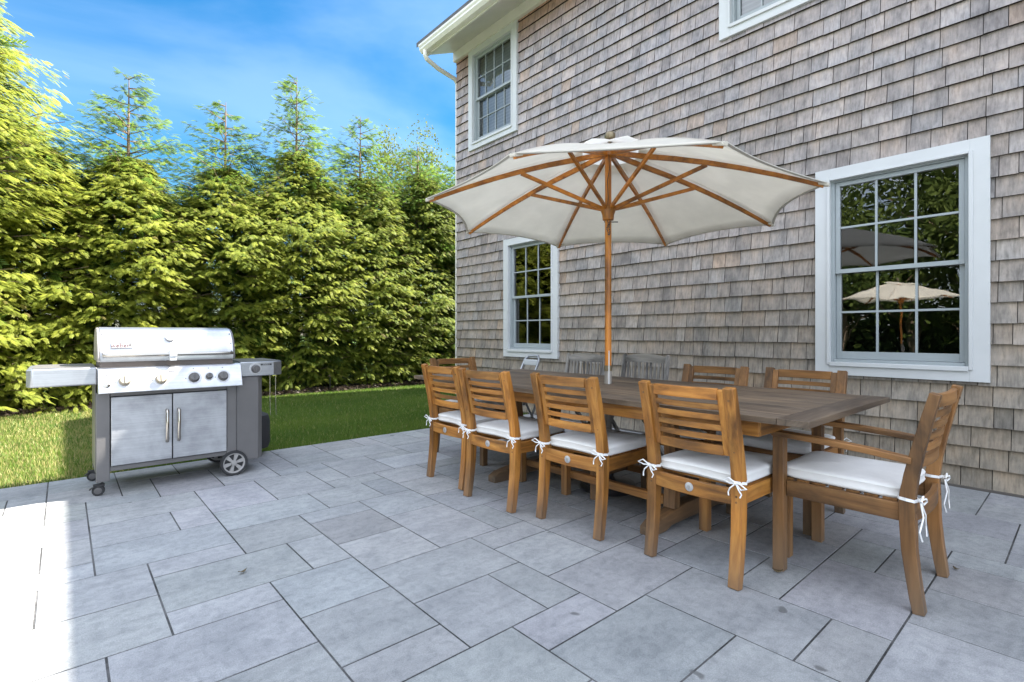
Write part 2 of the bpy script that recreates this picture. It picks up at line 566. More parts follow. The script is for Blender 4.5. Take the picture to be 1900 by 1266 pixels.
# paving slabs on an 8-inch grid
GX, GY, MX, MY = .112, .285, .1966, .1975
K0, K1, J0, J1 = -46, 24, -36, 25
occ = {}
rects = []
KNOWN = [(-1,1,12,14),(-2,1,10,12),(-3,0,17,19),(-2,0,14,15),(-3,-1,12,14),(-2,0,8,10),(0,3,14,16),(0,2,16,18),(2,3,16,18),(0,3,18,20),(0,2,20,21),(1,3,23,25),(1,2,21,23),
 (2,4,20,23),(3,5,23,25),(4,6,20,23),(-1,1,23,25),(-1,1,21,23),(-1,0,19,21),(-1,0,15,17),
 (1,3,13,14),(1,4,11,13),(1,3,10,11),(0,3,8,10),(3,5,9,11),(4,5,11,13),(3,5,13,15),(3,6,15,17),(6,8,15,17),(3,5,17,20),
 (5,7,17,20),(5,7,23,25),(6,7,21,23),(6,8,20,21),(7,8,18,20),(7,9,17,18),(8,10,18,21),(7,9,23,25),(7,9,21,23),(9,11,23,25),
 (9,12,21,23),(10,12,20,21),(11,12,23,25),(10,13,18,20),(12,14,22,25),(12,15,20,22),(8,9,15,17),(5,7,14,15),(5,7,12,14),
 (7,9,13,15),(7,9,10,13),(9,11,16,18),(11,14,17,18),(11,13,15,17),(9,11,14,16),(9,11,12,14),(9,10,10,12),(10,12,11,12),
 (10,12,9,11),(8,10,9,10),(8,10,7,9),(10,12,7,9),(5,7,10,12),(5,8,8,10),(5,7,6,8),(7,8,6,8),(6,8,5,6),(8,11,5,7),(3,5,6,7),
 (3,5,7,9),(9,11,2,5),(6,9,3,5),(7,9,1,3),(9,11,1,2),(11,13,4,6),(11,13,3,4),(11,14,1,3),(14,16,2,3),(14,16,1,2),(16,17,1,3),
 (17,19,0,2),(19,21,0,3),(21,23,1,3),(21,23,-1,1),(13,15,3,5),(15,17,3,5),(3,6,4,6),(0,3,6,8),(12,14,-1,1),(14,16,-1,1)]
for r in KNOWN:
    cells = [(k, j) for k in range(r[0], r[1]) for j in range(r[2], r[3])]
    if any(c in occ for c in cells):
        continue
    for c in cells: occ[c] = 1
    rects.append(r)
rg = random.Random(11)
for j in range(J1 - 1, J0 - 1, -1):
    for k in range(K0, K1):
        if (k, j) in occ: continue
        opts = [(2, 2), (3, 2), (2, 3), (2, 1), (1, 2), (3, 2), (2, 2), (3, 3)]
        rg.shuffle(opts)
        for w, h in opts + [(1, 1)]:
            cells = [(k + a, j - b) for a in range(w) for b in range(h)]
            if all(c not in occ and K0 <= c[0] < K1 and c[1] >= J0 for c in cells):
                for c in cells: occ[c] = 1
                rects.append((k, k + w, j - h + 1, j + 1)); break
b = MB()
for r in rects:
    g = .0038
    x0, x1 = GX + MX * r[0] + g, GX + MX * r[1] - g
    y0, y1 = GY + MY * r[2] + g, GY + MY * r[3] - g
    y1 = min(y1, EDGE)
    if r[1] == K1: x1 = 4.93
    bv = .0012; z = rg.uniform(-.0007, .0002)
    base = rg.gauss(.285, .020)
    tint = (base * rg.uniform(.96, 1.0), base * rg.uniform(.985, 1.01), base * rg.uniform(1.0, 1.05))
    vs = [(x0, y0, -.02), (x1, y0, -.02), (x1, y1, -.02), (x0, y1, -.02),
          (x0, y0, z - bv), (x1, y0, z - bv), (x1, y1, z - bv), (x0, y1, z - bv),
          (x0 + bv, y0 + bv, z), (x1 - bv, y0 + bv, z), (x1 - bv, y1 - bv, z), (x0 + bv, y1 - bv, z)]
    fs = [(8, 9, 10, 11)] + [(a, (a + 1) % 4, 4 + (a + 1) % 4, 4 + a) for a in range(4)] + [(4 + a, 4 + (a + 1) % 4, 8 + (a + 1) % 4, 8 + a) for a in range(4)]
    b.add(vs, fs, tint)
tag(b.build('patio', paver_m, smooth=0, fix=False), kind='structure')

# mulch bed under the hedge, gently uneven
N = 140; M = 12
xs = np.linspace(-9, 14, N); ys = np.linspace(9.75, 12.8, M)
rng = np.random.default_rng(3)
V = []
for j, y in enumerate(ys):
    for i, x in enumerate(xs):
        V.append((x, y + (rng.normal(0, .015) if j == 0 else 0), -.028 if j == 0 else .015 + rng.random() * .05))
F = [(j * N + i, j * N + i + 1, (j + 1) * N + i + 1, (j + 1) * N + i) for j in range(M - 1) for i in range(N - 1)]
tag(raw_mesh('mulch_bed', V, F, mulch_m), kind='structure')
# mulch chips
n = 5000
c = np.stack([rng.uniform(-4, 9, n), 9.8 + rng.random(n) ** 1.6 * 1.2, .03 + rng.random(n) * .04], 1)
ax = rng.normal(size=(n, 3)); ax[:, 2] *= .4; ax /= np.linalg.norm(ax, axis=1)[:, None]
bx = np.cross(ax, rng.normal(size=(n, 3))); bx /= np.linalg.norm(bx, axis=1)[:, None]
L = rng.uniform(.015, .045, n)[:, None]; W = rng.uniform(.006, .016, n)[:, None]
V = np.stack([c - ax * L - bx * W, c + ax * L - bx * W, c + ax * L + bx * W, c - ax * L + bx * W], 1).reshape(-1, 3)
cb = rng.uniform(.02, .11, n)[:, None] * np.array([[1, .72, .52]])
tag(raw_mesh('mulch_chips', V, np.arange(4 * n).reshape(-1, 4), grass_m, cb), kind='stuff')

# ------------------------------------------------------------------ grass blades
def grass(n, x0, x1, y0, y1, seed, hmin=.03, hmax=.06):
    rng = np.random.default_rng(seed)
    x = rng.uniform(x0, x1, n)
    y = y0 + (y1 - y0) * rng.random(n) ** 1.25
    a = rng.uniform(0, 2 * math.pi, n)
    h = rng.uniform(hmin, hmax, n)
    w = rng.uniform(.0035, .007, n) * (1 + (y - y0) * .12)
    lean = rng.uniform(0, .035, n); la = rng.uniform(0, 2 * math.pi, n)
    z0 = -.03
    p0 = np.stack([x - np.cos(a) * w, y - np.sin(a) * w, np.full(n, z0)], 1)
    p1 = np.stack([x + np.cos(a) * w, y + np.sin(a) * w, np.full(n, z0)], 1)
    p2 = np.stack([x + np.cos(la) * lean, y + np.sin(la) * lean, z0 + h], 1)
    V = np.stack([p0, p1, p2], 1).reshape(-1, 3)
    patch = np.sin(x * 1.7 + np.sin(y * 1.3) * 1.4) * np.sin(y * 2.3 + x * .7) * .5 + .5
    stripe = (np.sin((y - y0) * 2 * math.pi / 1.1 + .3 * np.sin(x)) > 0) * .12
    tt = rng.random(n) * .55 + patch * .3 + stripe
    c = np.array([[.065, .14, .022]]) * (1 - tt[:, None]) + np.array([[.19, .26, .045]]) * tt[:, None]
    dry_sunlit = rng.random(n) < np.where(x < .4, .42, .05)  # some dry blades everywhere; the extra yellow on the left is sunlight painted in
    c[dry_sunlit] = (.36, .33, .13)
    return V, np.arange(3 * n).reshape(-1, 3), c
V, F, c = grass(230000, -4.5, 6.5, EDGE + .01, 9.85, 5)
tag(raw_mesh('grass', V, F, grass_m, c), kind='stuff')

# ------------------------------------------------------------------ house
XW = 4.937; YC = 7.04
house = empty('shingled_house', (XW, YC, 0))
tag(house, 'grey cedar shingled house with white trimmed windows behind the dining table', 'house')
ox, oy = XW, YC
def HB(mb, name, mat, parent=house, **k):
    """vertices given in world coordinates, stored relative to the house base"""
    mb.v = [(x - ox, y - oy, z) for x, y, z in mb.v]
    return mb.build(name, mat, parent, **k)
# windows: outer casing rectangles (y0, y1, z0, z1), columns of panes, blind
WINS = [('big', .482, 1.598, .775, 2.525, 3, False), ('small', 4.682, 5.792, .789, 2.515, 3, False),
        ('up', 5.498, 6.665, 4.065, 5.66, 4, True), ('up2', 1.300, 2.466, 4.045, 5.66, 4, True)]
# core wall behind shingles, cut around window openings
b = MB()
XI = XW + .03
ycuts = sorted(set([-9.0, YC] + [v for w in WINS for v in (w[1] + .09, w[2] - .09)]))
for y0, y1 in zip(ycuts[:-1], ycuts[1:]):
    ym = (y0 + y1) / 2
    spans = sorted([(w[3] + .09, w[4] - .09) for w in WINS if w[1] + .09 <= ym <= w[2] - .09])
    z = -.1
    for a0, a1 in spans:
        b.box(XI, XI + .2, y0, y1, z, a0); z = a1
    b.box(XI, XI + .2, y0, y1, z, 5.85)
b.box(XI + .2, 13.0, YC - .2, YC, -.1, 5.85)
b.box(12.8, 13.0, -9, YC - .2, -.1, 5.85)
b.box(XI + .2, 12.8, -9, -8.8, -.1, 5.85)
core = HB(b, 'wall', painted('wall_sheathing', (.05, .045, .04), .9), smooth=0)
# shingles
rg = random.Random(4)
b = MB()
EXPO = .1478
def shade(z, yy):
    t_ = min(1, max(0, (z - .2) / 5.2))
    lo = (.258, .226, .180); hi = (.405, .370, .385)  # paler upward: weathering plus the stronger upper light put into the colour
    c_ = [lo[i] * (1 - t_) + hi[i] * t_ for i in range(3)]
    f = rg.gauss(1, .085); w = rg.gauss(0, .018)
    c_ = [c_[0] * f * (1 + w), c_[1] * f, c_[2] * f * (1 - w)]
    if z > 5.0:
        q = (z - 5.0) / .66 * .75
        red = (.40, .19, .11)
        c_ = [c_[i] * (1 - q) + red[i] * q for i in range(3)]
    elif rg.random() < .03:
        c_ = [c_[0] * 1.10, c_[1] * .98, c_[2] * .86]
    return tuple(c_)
def blocked(y0, y1, z0, z1):
    """clip a shingle against the casings; returns list of (y0,y1,z0,z1)"""
    segs = [(y0, y1, z0, z1)]
    for _, a0, a1, b0, b1, _, _ in WINS:
        out = []
        for (p0, p1, q0, q1) in segs:
            if p1 <= a0 or p0 >= a1 or q1 <= b0 or q0 >= b1:
                out.append((p0, p1, q0, q1)); continue
            if p0 < a0: out.append((p0, a0, q0, q1))
            if p1 > a1: out.append((a1, p1, q0, q1))
            m0, m1 = max(p0, a0), min(p1, a1)
            if q0 < b0: out.append((m0, m1, q0, b0))
            if q1 > b1: out.append((m0, m1, b1, q1))
        segs = out
    return segs
row = 0; z = .012
while z < 5.66:
    zt = min(z + EXPO, 5.66)
    y = -8.6 + rg.uniform(0, .1)
    zz = z
    while y < YC:
        w = rg.choice([.10, .13, .15, .17, .19, .21, .24])
        y1 = min(y + w, YC)
        if YC - y1 < .04: y1 = YC
        jit = rg.uniform(-.003, .003) if row else 0
        th = rg.uniform(.019, .027)
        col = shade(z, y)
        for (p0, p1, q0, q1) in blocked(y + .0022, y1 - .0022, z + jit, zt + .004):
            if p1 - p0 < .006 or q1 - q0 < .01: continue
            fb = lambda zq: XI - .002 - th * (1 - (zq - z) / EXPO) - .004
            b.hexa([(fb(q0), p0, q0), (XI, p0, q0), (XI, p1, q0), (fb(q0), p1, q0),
                    (fb(q1), p0, q1), (XI, p0, q1), (XI, p1, q1), (fb(q1), p1, q1)], col, (.035, .028, .024))  # near-black butt and side faces: shadow line of each course painted in
        y = y1
    # gable end returns of the same courses
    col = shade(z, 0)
    b.hexa([(XI - .015, YC, z), (XI + .6, YC, z), (XI + .6, YC + .022, z), (XI - .015, YC + .022, z),
            (XI - .008, YC, zt), (XI + .6, YC, zt), (XI + .6, YC + .008, zt), (XI - .008, YC + .008, zt)], col)
    z += EXPO; row += 1
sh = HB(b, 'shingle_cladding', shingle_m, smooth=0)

def window(y0, y1, z0, z1, cols, blind):
    X = XW - .008
    cw = .108
    b = MB()
    # flat casing, four boards butted
    b.box(X - .016, XI, y0, y0 + cw, z0, z1)
    b.box(X - .016, XI, y1 - cw, y1, z0, z1)
    b.box(X - .016, XI, y0 + cw, y1 - cw, z0, z0 + .105)
    b.box(X - .016, XI, y0 + cw, y1 - cw, z1 - .095, z1)
    w = HB(b, 'window', white_paint, bevel=.002)
    iy0, iy1, iz0, iz1 = y0 + cw, y1 - cw, z0 + .105, z1 - .095
    # raised inner moulding and sill nose
    b = MB()
    for (a0, a1, c0, c1) in ((iy0 - .018, iy0 + .006, iz0 - .02, iz1 + .012), (iy1 - .006, iy1 + .018, iz0 - .02, iz1 + .012)):
        b.box(X - .028, X + .02, a0, a1, c0, c1)
    b.box(X - .028, X + .02, iy0 + .006, iy1 - .006, iz1 - .006, iz1 + .012)
    b.box(X - .034, X + .02, iy0 + .006, iy1 - .006, iz0 - .03, iz0 + .004)
    HB(b, 'frame', white_paint, w, bevel=.003)
    # recess (jamb liner)
    b = MB()
    b.box(X + .02, X + .12, iy0 - .01, iy0 + .03, iz0 - .01, iz1 + .01)
    b.box(X + .02, X + .12, iy1 - .03, iy1 + .01, iz0 - .01, iz1 + .01)
    b.box(X + .02, X + .12, iy0 + .03, iy1 - .03, iz1 - .02, iz1 + .01)
    b.box(X + .012, X + .12, iy0 + .03, iy1 - .03, iz0 - .01, iz0 + .028)
    HB(b, 'sill', sash_m, w, bevel=.002)
    zm = (iz0 + iz1) / 2 + .0
    for up in (0, 1):
        a0, a1 = iy0 + .032, iy1 - .032
        c0, c1 = (zm - .02, iz1 - .022) if up else (iz0 + .03, zm + .018)
        xf = X + (.035 if up else .066)
        d = .03
        b = MB()
        s = .034; sb = .062 if not up else .034
        b.box(xf, xf + d, a0, a0 + s, c0, c1)
        b.box(xf, xf + d, a1 - s, a1, c0, c1)
        b.box(xf, xf + d, a0 + s, a1 - s, c0, c0 + sb)
        b.box(xf, xf + d, a0 + s, a1 - s, c1 - .034, c1)
        g0, g1, h0, h1 = a0 + s, a1 - s, c0 + sb, c1 - .034
        m = .0085 if not blind else .006
        hm = (h0 + h1) / 2
        for i in range(1, cols):
            yy = g0 + (g1 - g0) * i / cols
            b.box(xf + .008, xf + .018, yy - m, yy + m, h0, hm - m)
            b.box(xf + .008, xf + .018, yy - m, yy + m, hm + m, h1)
        b.box(xf + .007, xf + .019, g0, g1, hm - m, hm + m)
        HB(b, 'sash', sash_m, w, bevel=.0015)
        b = MB()
        b.add([(xf + .022, g0, h0), (xf + .022, g1, h0), (xf + .022, g1, h1), (xf + .022, g0, h1)], [(0, 3, 2, 1)])
        HB(b, 'pane', glass_m, w, smooth=0, fix=False)
    if blind:
        b = MB()
        b.box(X + .14, X + .146, iy0 + .02, iy1 - .02, iz0 + .02, iz1 - .02)
        HB(b, 'blind', blind_m, w, smooth=0)
    return w
for _, y0, y1, z0, z1, cols, bl in WINS:
    window(y0, y1, z0, z1, cols, bl)
# dark rooms behind the glass (inner partition walls and floors)
b = MB()
b.box(8.0, 8.05, -8.7, 6.8, 0, 5.8)
b.box(5.17, 8.0, -8.7, 6.8, .05, .08)
b.box(5.17, 8.0, -8.7, 6.8, 2.85, 3.15)
b.box(5.17, 8.0, -8.7, 6.8, 5.8, 5.84)
HB(b, 'interior_wall', room_m, smooth=0)
# eaves
Y0H, Y1H = -9.0, YC + .02
def eave(poly, name, mat, y0=Y0H, y1=Y1H, bev=0):
    b = MB(); b.prism(poly, 1, y0, y1)
    return HB(b, name, mat, smooth=0, bevel=bev)
eave([(XW - .045, 5.66), (XI, 5.66), (XI, 5.84), (XW - .045, 5.84)], 'frieze_board', cream_trim)
eave([(XW - .046, 5.815), (4.40, 5.60), (4.40, 5.63), (XW - .046, 5.845)], 'soffit', cream_trim)
eave([(4.40, 5.575), (4.375, 5.575), (4.375, 5.74), (4.40, 5.74)], 'fascia', cream_trim)
eave([(4.374, 5.60), (4.30, 5.60), (4.262, 5.64), (4.262, 5.665), (4.245, 5.69), (4.245, 5.72), (4.374, 5.72)], 'gutter', gutter_m, Y0H, YC + .05)
b = MB()
for yy in (5.2, 3.2):
    b = MB(); b.box(4.30, 4.392, yy, yy + .06, 5.572, 5.598)
    HB(b, 'gutter_strap', gutter_m)
sl = math.tan(R(40))
b = MB()
xr, zr = 8.75, 5.74 + (8.75 - 4.27) * sl
b.prism([(4.27, 5.725), (xr, zr), (13.6, zr - (13.6 - xr) * sl), (13.6, zr - (13.6 - xr) * sl + .1), (xr, zr + .12), (4.27, 5.80)], 1, Y0H - .2, YC + .15)
HB(b, 'roof', roof_m, smooth=0)
b = MB()
b.prism([(XI + .02, 5.84), (12.9, 5.84), (xr, zr - .04)], 1, YC - .15, YC - .01)
HB(b, 'gable', shingle_m, smooth=0)
# downspout: elbow back to the wall corner, then down the gable side
b = MB()
b.tube([(4.31, YC - .05, 5.62), (4.31, YC - .05, 5.54), (4.34, YC - .04, 5.50), (4.62, YC + .05, 5.47), (4.97, YC + .085, 5.43), (5.03, YC + .09, 5.36), (5.03, YC + .09, .1)], .036, 12)
HB(b, 'downspout', gutter_m)
b = MB()
b.box(XW - .022, XI, -8.9, YC, -.03, .014)
HB(b, 'base_flashing', painted('base_board', (.10, .09, .08), .9), smooth=0)

# ------------------------------------------------------------------ chairs
def arc_rail(mb, x, y0, y1, z, h, th, bow, n=6, col=None):
    """horizontal rail from y0 to y1 bowed towards -x in the middle"""
    pts = []
    for i in range(n + 1):
        u = i / n
        pts.append((x - bow * (1 - (2 * u - 1) ** 2), y0 + (y1 - y0) * u, z))
    mb.sweep(pts, th, h, (0, 0, 1), col)
def backx(z):   # rear post centre line
    P = [(0, .022), (.10, .038), (.25, .055), (.42, .062), (.50, .058), (.70, .018), (.89, -.030)]
    for (a, xa), (b_, xb) in zip(P[:-1], P[1:]):
        if z <= b_: return xa + (xb - xa) * (z - a) / (b_ - a)
    return P[-1][1]
def tie_bow(mb, x, y, z, s, rg, long=False):
    """a tape wrapped round the post with a small bow"""
    r = .034
    loop = [(x + math.cos(a) * r, y + math.sin(a) * r, z + rg.uniform(-.004, .004)) for a in [i * math.pi / 4 for i in range(9)]]
    mb.sweep(loop, .0035, .012, (0, 0, 1))
    kx, ky = x - r, y + s * .004
    mb.lathe([(.001, -.009), (.008, -.005), (.008, .005), (.001, .009)], 8, (kx - .006, ky, z), (0, 1, 0))
    for q, dz in ((-1, -.012), (1, .008)):
        L = rg.uniform(.045, .06)
        mb.tube([(kx - .006, ky, z), (kx - .02, ky + q * L * .5, z + .016 + dz), (kx - .018, ky + q * L, z + dz), (kx - .012, ky + q * L * .5, z - .01 + dz), (kx - .006, ky, z)], .0036, 5)
    for q in (-1, 1):
        L = .15 if long else rg.uniform(.045, .07)
        mb.tube([(kx - .006, ky, z), (kx - .02, ky + q * .02, z - L * .4), (kx - .014, ky + q * (.03 if not long else .055), z - L * .75), (kx - .02, ky + q * (.025 if not long else .04), z - L)], .0032, 5)
def cushion_mesh(x0, x1, y0, y1, z0, z1, notch=.0):
    """boxed seat cushion: rounded corners, domed top"""
    nx, ny = 14, 14
    b = MB()
    rc = .03
    def rim(u):
        pass
    # superellipse outline
    N = 44; out = []
    cx, cy = (x0 + x1) / 2, (y0 + y1) / 2; hx, hy = (x1 - x0) / 2, (y1 - y0) / 2
    for i in range(N):
        a = 2 * math.pi * i / N
        ca, sa = math.cos(a), math.sin(a)
        e = .20
        out.append((math.copysign(abs(ca) ** e, ca), math.copysign(abs(sa) ** e, sa)))
    rings = [(.6, z0 + .004), (.955, z0), (.985, z0 + .004), (1.0, z0 + .012), (.988, z0 + .018), (.99, z1 - .018), (1.004, z1 - .010), (.988, z1 - .003), (.94, z1 + .002), (.8, z1 + .009), (.5, z1 + .014), (.2, z1 + .015)]
    vs = []
    for s_, z_ in rings:
        for u, v_ in out:
            vs.append((cx + hx * u * s_, cy + hy * v_ * s_, z_ + .0025 * math.sin(5 * u + 3 * v_)))
    fs = []
    for r_ in range(len(rings) - 1):
        for i in range(N):
            fs.append((r_ * N + i, r_ * N + (i + 1) % N, (r_ + 1) * N + (i + 1) % N, (r_ + 1) * N + i))
    fs.append(tuple(reversed(range(N)))); fs.append(tuple((len(rings) - 1) * N + i for i in range(N)))
    b.add(vs, fs)
    return b
def make_chair(mats, wd=.49, depth=.575, arms=False, medallion=True, cush=True, longties=False, seed=1, name='dining_chair'):
    wx, wy, wz = mats
    rg = random.Random(seed)
    t = empty(name, (0, 0, 0))
    hw = wd / 2; lw = .05
    zs = [0, .06, .14, .25, .36, .42, .47, .55, .65, .78, .885]
    for s in (-1, 1):
        b = MB()
        b.sweep([(backx(z), s * (hw - lw / 2), z) for z in zs], lw, [.040, .044, .046, .05, .054, .054, .052, .047, .043, .040, .036], (1, 0, 0))
        b.build('leg', wz, t, bevel=.003)
    zt = .635 if arms else .42
    for s in (-1, 1):
        b = MB()
        b.beam((depth - .025, s * (hw + (.012 if arms else 0) - lw / 2), 0), (depth - .025, s * (hw + (.012 if arms else 0) - lw / 2), zt), lw, .05, (1, 0, 0))
        b.build('leg', wz, t, bevel=.003)
    # seat frame
    b = MB()
    arc_rail(b, .048, -hw + lw, hw - lw, .395, .07, .024, .018)
    b.build('rear_rail', wy, t, bevel=.003)
    b = MB()
    b.box(depth - .045, depth - .02, -hw + lw, hw - lw, .36, .425)
    b.build('front_rail', wy, t, bevel=.003)
    for s in (-1, 1):
        b = MB()
        y = s * (hw - .017)
        b.box(.088, depth - .052, min(y, y - s * .026), max(y, y - s * .026), .355, .428)
        b.build('side_rail', wx, t, bevel=.003)
    b = MB()
    for i in range(7):
        x = .10 + i * (depth - .16) / 6.2
        b.box(x, x + .052, -hw + .045, hw - .045, .424, .436)
    b.build('seat', wy, t, bevel=.002)
    # back: inner frame + rails + 4 slats
    for s in (-1, 1):
        b = MB()
        b.sweep([(backx(z) + .003, s * (hw - lw - .017), z) for z in (.575, .70, .79, .872)], .034, .022, (1, 0, 0))
        b.build('back_stile', wz, t, bevel=.002)
    b = MB()
    yi = hw - lw - .033
    arc_rail(b, backx(.855), -yi, yi, .852, .052, .024, .016)
    b.build('top_rail', wy, t, bevel=.003)
    b = MB()
    arc_rail(b, backx(.59), -yi, yi, .594, .045, .022, .018)
    b.build('lower_rail', wy, t, bevel=.003)
    for i in range(4):
        z = .650 + i * .0475
        b = MB(); arc_rail(b, backx(z), -yi, yi, z, .0265, .014, .018)
        b.build('slat', wy, t, bevel=.002)
    # wooden pegs
    for s in (-1, 1):
        for z in (.40, .375):
            b = MB(); b.lathe([(.0055, -.001), (.005, .0015)], 10, (backx(z) - .027, s * (hw - lw / 2), z), (-1, 0, 0)); b.build('peg', teakd[2], t)
        for z in (.60, .83):
            b = MB(); b.lathe([(.0055, -.001), (.005, .0015)], 10, (backx(z) - .0215, s * (hw - lw / 2), z), (-1, 0, 0)); b.build('peg', teakd[2], t)
    if medallion:
        b = MB()
        b.lathe([(.021, 0), (.021, .003), (.017, .0045), (.001, .0045)], 24, (.0185, 0, .398), (-1, 0, 0))
        md = b.build('medallion', badge_m, t)
        b = MB()
        c0 = (.0135, 0, .398)
        b.prism([(-.006, .405), (.006, .405), (.0075, .396), (.003, .390), (.002, .383), (-.002, .383), (-.003, .390), (-.0075, .396)], 0, .0128, .0142)
        b.build('emblem', hubm, md)
    if arms:
        for s in (-1, 1):
            b = MB()
            y = s * (hw - .012)
            b.sweep([(.045, y, .610), (.20, y, .628), (.38, y, .640), (depth + .005, y, .648)], [.045, .052, .056, .056], .026, (0, 0, 1))
            b.build('armrest', wx, t, bevel=.004, seg=3)
    if cush:
        b = cushion_mesh(.075, depth - .012, -hw + .02 if not arms else -hw + .035, hw - .02 if not arms else hw - .035, .438, .492)
        cu = b.build('cushion', cushion_m, t, smooth=50)
        for s in (-1, 1):
            b = MB()
            tie_bow(b, backx(.455), s * (hw - lw / 2), .452 + rg.uniform(-.008, .012), s, rg, longties)
            b.build('tie', tie_m, cu)
    return t
def place(o, x, y, rz, label, group=None):
    o.location = (x, y, 0); o.rotation_euler = (0, 0, rz)
    tag(o, label, 'chair', group)
    return o
G_ = 'teak dining chairs around the table'
c3 = make_chair(teak, seed=2)
place(c3, 2.165, 2.00, R(1), 'golden teak side chair with white cushion, third from the lawn, before the umbrella pole', G_)
def dupe(src, *a):
    return place(copy_tree(src), *a)
dupe(c3, 2.205, 1.262, R(-1.5), 'golden teak side chair with white cushion, nearest of the row, beside the armchair', G_)
dupe(c3, 2.085, 2.636, R(2), 'golden teak side chair with white cushion, second from the lawn in the patio side row', G_)
dupe(c3, 2.14, 3.222, R(-1), 'golden teak side chair with white cushion at the lawn end of the patio side row', G_)
arm = make_chair(teakd, wd=.535, depth=.575, arms=True, medallion=False, longties=True, seed=5, name='dining_armchair')
place(arm, 2.822, .437, R(90), 'teak armchair with white cushion and long dangling ties at the near end of the table', G_)
dupe(arm, 2.90, 4.16, R(-88), 'dark brown teak armchair at the far end of the table beside the lawn', G_)
f1 = make_chair(teakd, seed=8, medallion=False)
place(f1, 3.685, 1.27, R(180), 'weathered teak chair on the wall side of the table, in front of the large window', G_)
dupe(f1, 3.62, 1.86, R(181), 'weathered teak chair on the wall side, between grey slatted chair and large window', G_)

# grey folding chairs with upright slats
def make_grey():
    wx, wy, wz = grey_wood
    t = empty('folding_chair', (0, 0, 0))
    hw = .235
    def bx(z): return .10 - .16 * (z - .42)
    for s in (-1, 1):
        b = MB(); b.sweep([(.50, s * hw, .0), (.30, s * hw, .25), (.10, s * hw, .48), (bx(.9), s * hw, .875)], .035, .03, (1, 0, 0))
        b.lathe([(.017, 0), (.016, .008), (.008, .014)], 10, (bx(.9), s * hw, .875), (0, 0, 1))
        b.build('leg', wz, t, bevel=.003)
        b = MB(); b.sweep([(.02, s * (hw - .04), 0), (.42, s * (hw - .04), .44)], .026, .032, (1, 0, 0))
        b.build('leg', wz, t, bevel=.003)
    b = MB()
    n = 10
    top = []
    pts_lo, pts_hi = [], []
    for i in range(n + 1):
        u = i / n; y = -hw + .015 + (2 * hw - .03) * u
        zc = .845; hi = .868 + .028 * math.sin(math.pi * u)
        pts_lo.append((y, zc - .03)); pts_hi.append((y, hi))
    poly = pts_lo + pts_hi[::-1]
    b.prism(poly, 0, bx(.85) - .011, bx(.85) + .011)
    b.build('backrest', wy, t, bevel=.003)
    b = MB(); b.beam((bx(.52), -hw + .015, .52), (bx(.52), hw - .015, .52), .022, .045)
    b.build('lower_rail', wy, t, bevel=.003)
    for i in range(10):
        y = -hw + .045 + i * (2 * hw - .09) / 9
        b = MB(); b.sweep([(bx(.54), y, .54), (bx(.68) - .012, y, .68), (bx(.82), y, .82)], .021, .012, (1, 0, 0))
        b.build('slat', wz, t, bevel=.002)
    b = MB()
    for i in range(8):
        x = .10 + i * .05
        b.box(x, x + .04, -hw + .02, hw - .02, .43, .448)
    b.build('seat', wy, t, bevel=.002)
    return t
gc = make_grey()
gc.scale = (1, 1, 1.045)
place(gc, 3.86, 3.26, R(180), 'silvery grey slatted folding chair against the shingles, under the small window corner', 'grey slatted folding chairs behind the table')
dupe(gc, 4.16, 2.79, R(180), 'silvery grey slatted folding chair just right of the umbrella pole', 'grey slatted folding chairs behind the table')

# aluminium beach chair folded behind the table
t = empty('beach_chair', (3.62, 3.92, 0), R(180))
b = MB()
def hoop(x_top, x_bot, z0, z1, hw):
    return [(x_bot, -hw, z0), (x_bot + (x_top - x_bot) * .9, -hw + .01, z1 - .04), (x_top, -hw + .05, z1), (x_top, hw - .05, z1), (x_bot + (x_top - x_bot) * .9, hw - .01, z1 - .04), (x_bot, hw, z0)]
b.tube(hoop(-.13, .13, .40, .885, .12), .013, 10)
b.build('back_frame', alu_m, t)
b = MB()
b.box(-.105, -.08, -.10, .10, .79, .85)
b.build('backrest', whiteplastic, t, bevel=.008, seg=3)
b = MB()
for s in (-1, 1):
    b.tube([(.16, s * .14, .02), (-.06, s * .14, .47)], .012, 8)
    b.tube([(-.12, s * .16, .02), (.16, s * .16, .47)], .012, 8)
b.tube([(.16, -.14, .02), (.16, .14, .02)], .012, 8); b.tube([(-.12, -.16, .02), (-.12, .16, .02)], .012, 8)
b.build('leg', alu_m, t)
tt = NT('striped_sling')
tc_ = tt.n('ShaderNodeTexCoord'); sp = tt.n('ShaderNodeSeparateXYZ'); tt.l(tc_.outputs['Object'], sp.inputs[0])
m1 = tt.n('ShaderNodeMath', operation='MULTIPLY'); m1.inputs[1].default_value = 190; tt.l(sp.outputs[1], m1.inputs[0])
m2 = tt.n('ShaderNodeMath', operation='SINE'); tt.l(m1.outputs[0], m2.inputs[0])
tt.l(tt.ramp(m2.outputs[0], [(.45, (.10, .12, .16)), (.55, (.62, .63, .65))]), tt.b.inputs['Base Color'])
b = MB()
pts = [(.05, -.0, .62), (.09, 0, .54), (.16, 0, .50), (.24, 0, .47), (.30, 0, .40)]
b.sweep([(x, 0, z) for x, _, z in pts], .25, .012, (1, 0, .3))
b.build('seat', tt.m, t)
tag(t, 'folded aluminium beach chair with striped sling standing behind the table, under the small window', 'beach chair')

# ------------------------------------------------------------------ table
TX0, TX1, TY0, TY1, TZ = 2.285, 3.535, .765, 3.89, .76
tb = empty('dining_table', ((TX0 + TX1) / 2, (TY0 + TY1) / 2, 0))
tag(tb, 'long weathered teak extending dining table with umbrella through its centre', 'table')
tx, ty = tb.location.x, tb.location.y
def TB(mb, name, mat, parent=tb, **k):
    mb.v = [(x - tx, y - ty, z) for x, y, z in mb.v]
    return mb.build(name, mat, parent, **k)
b = MB()
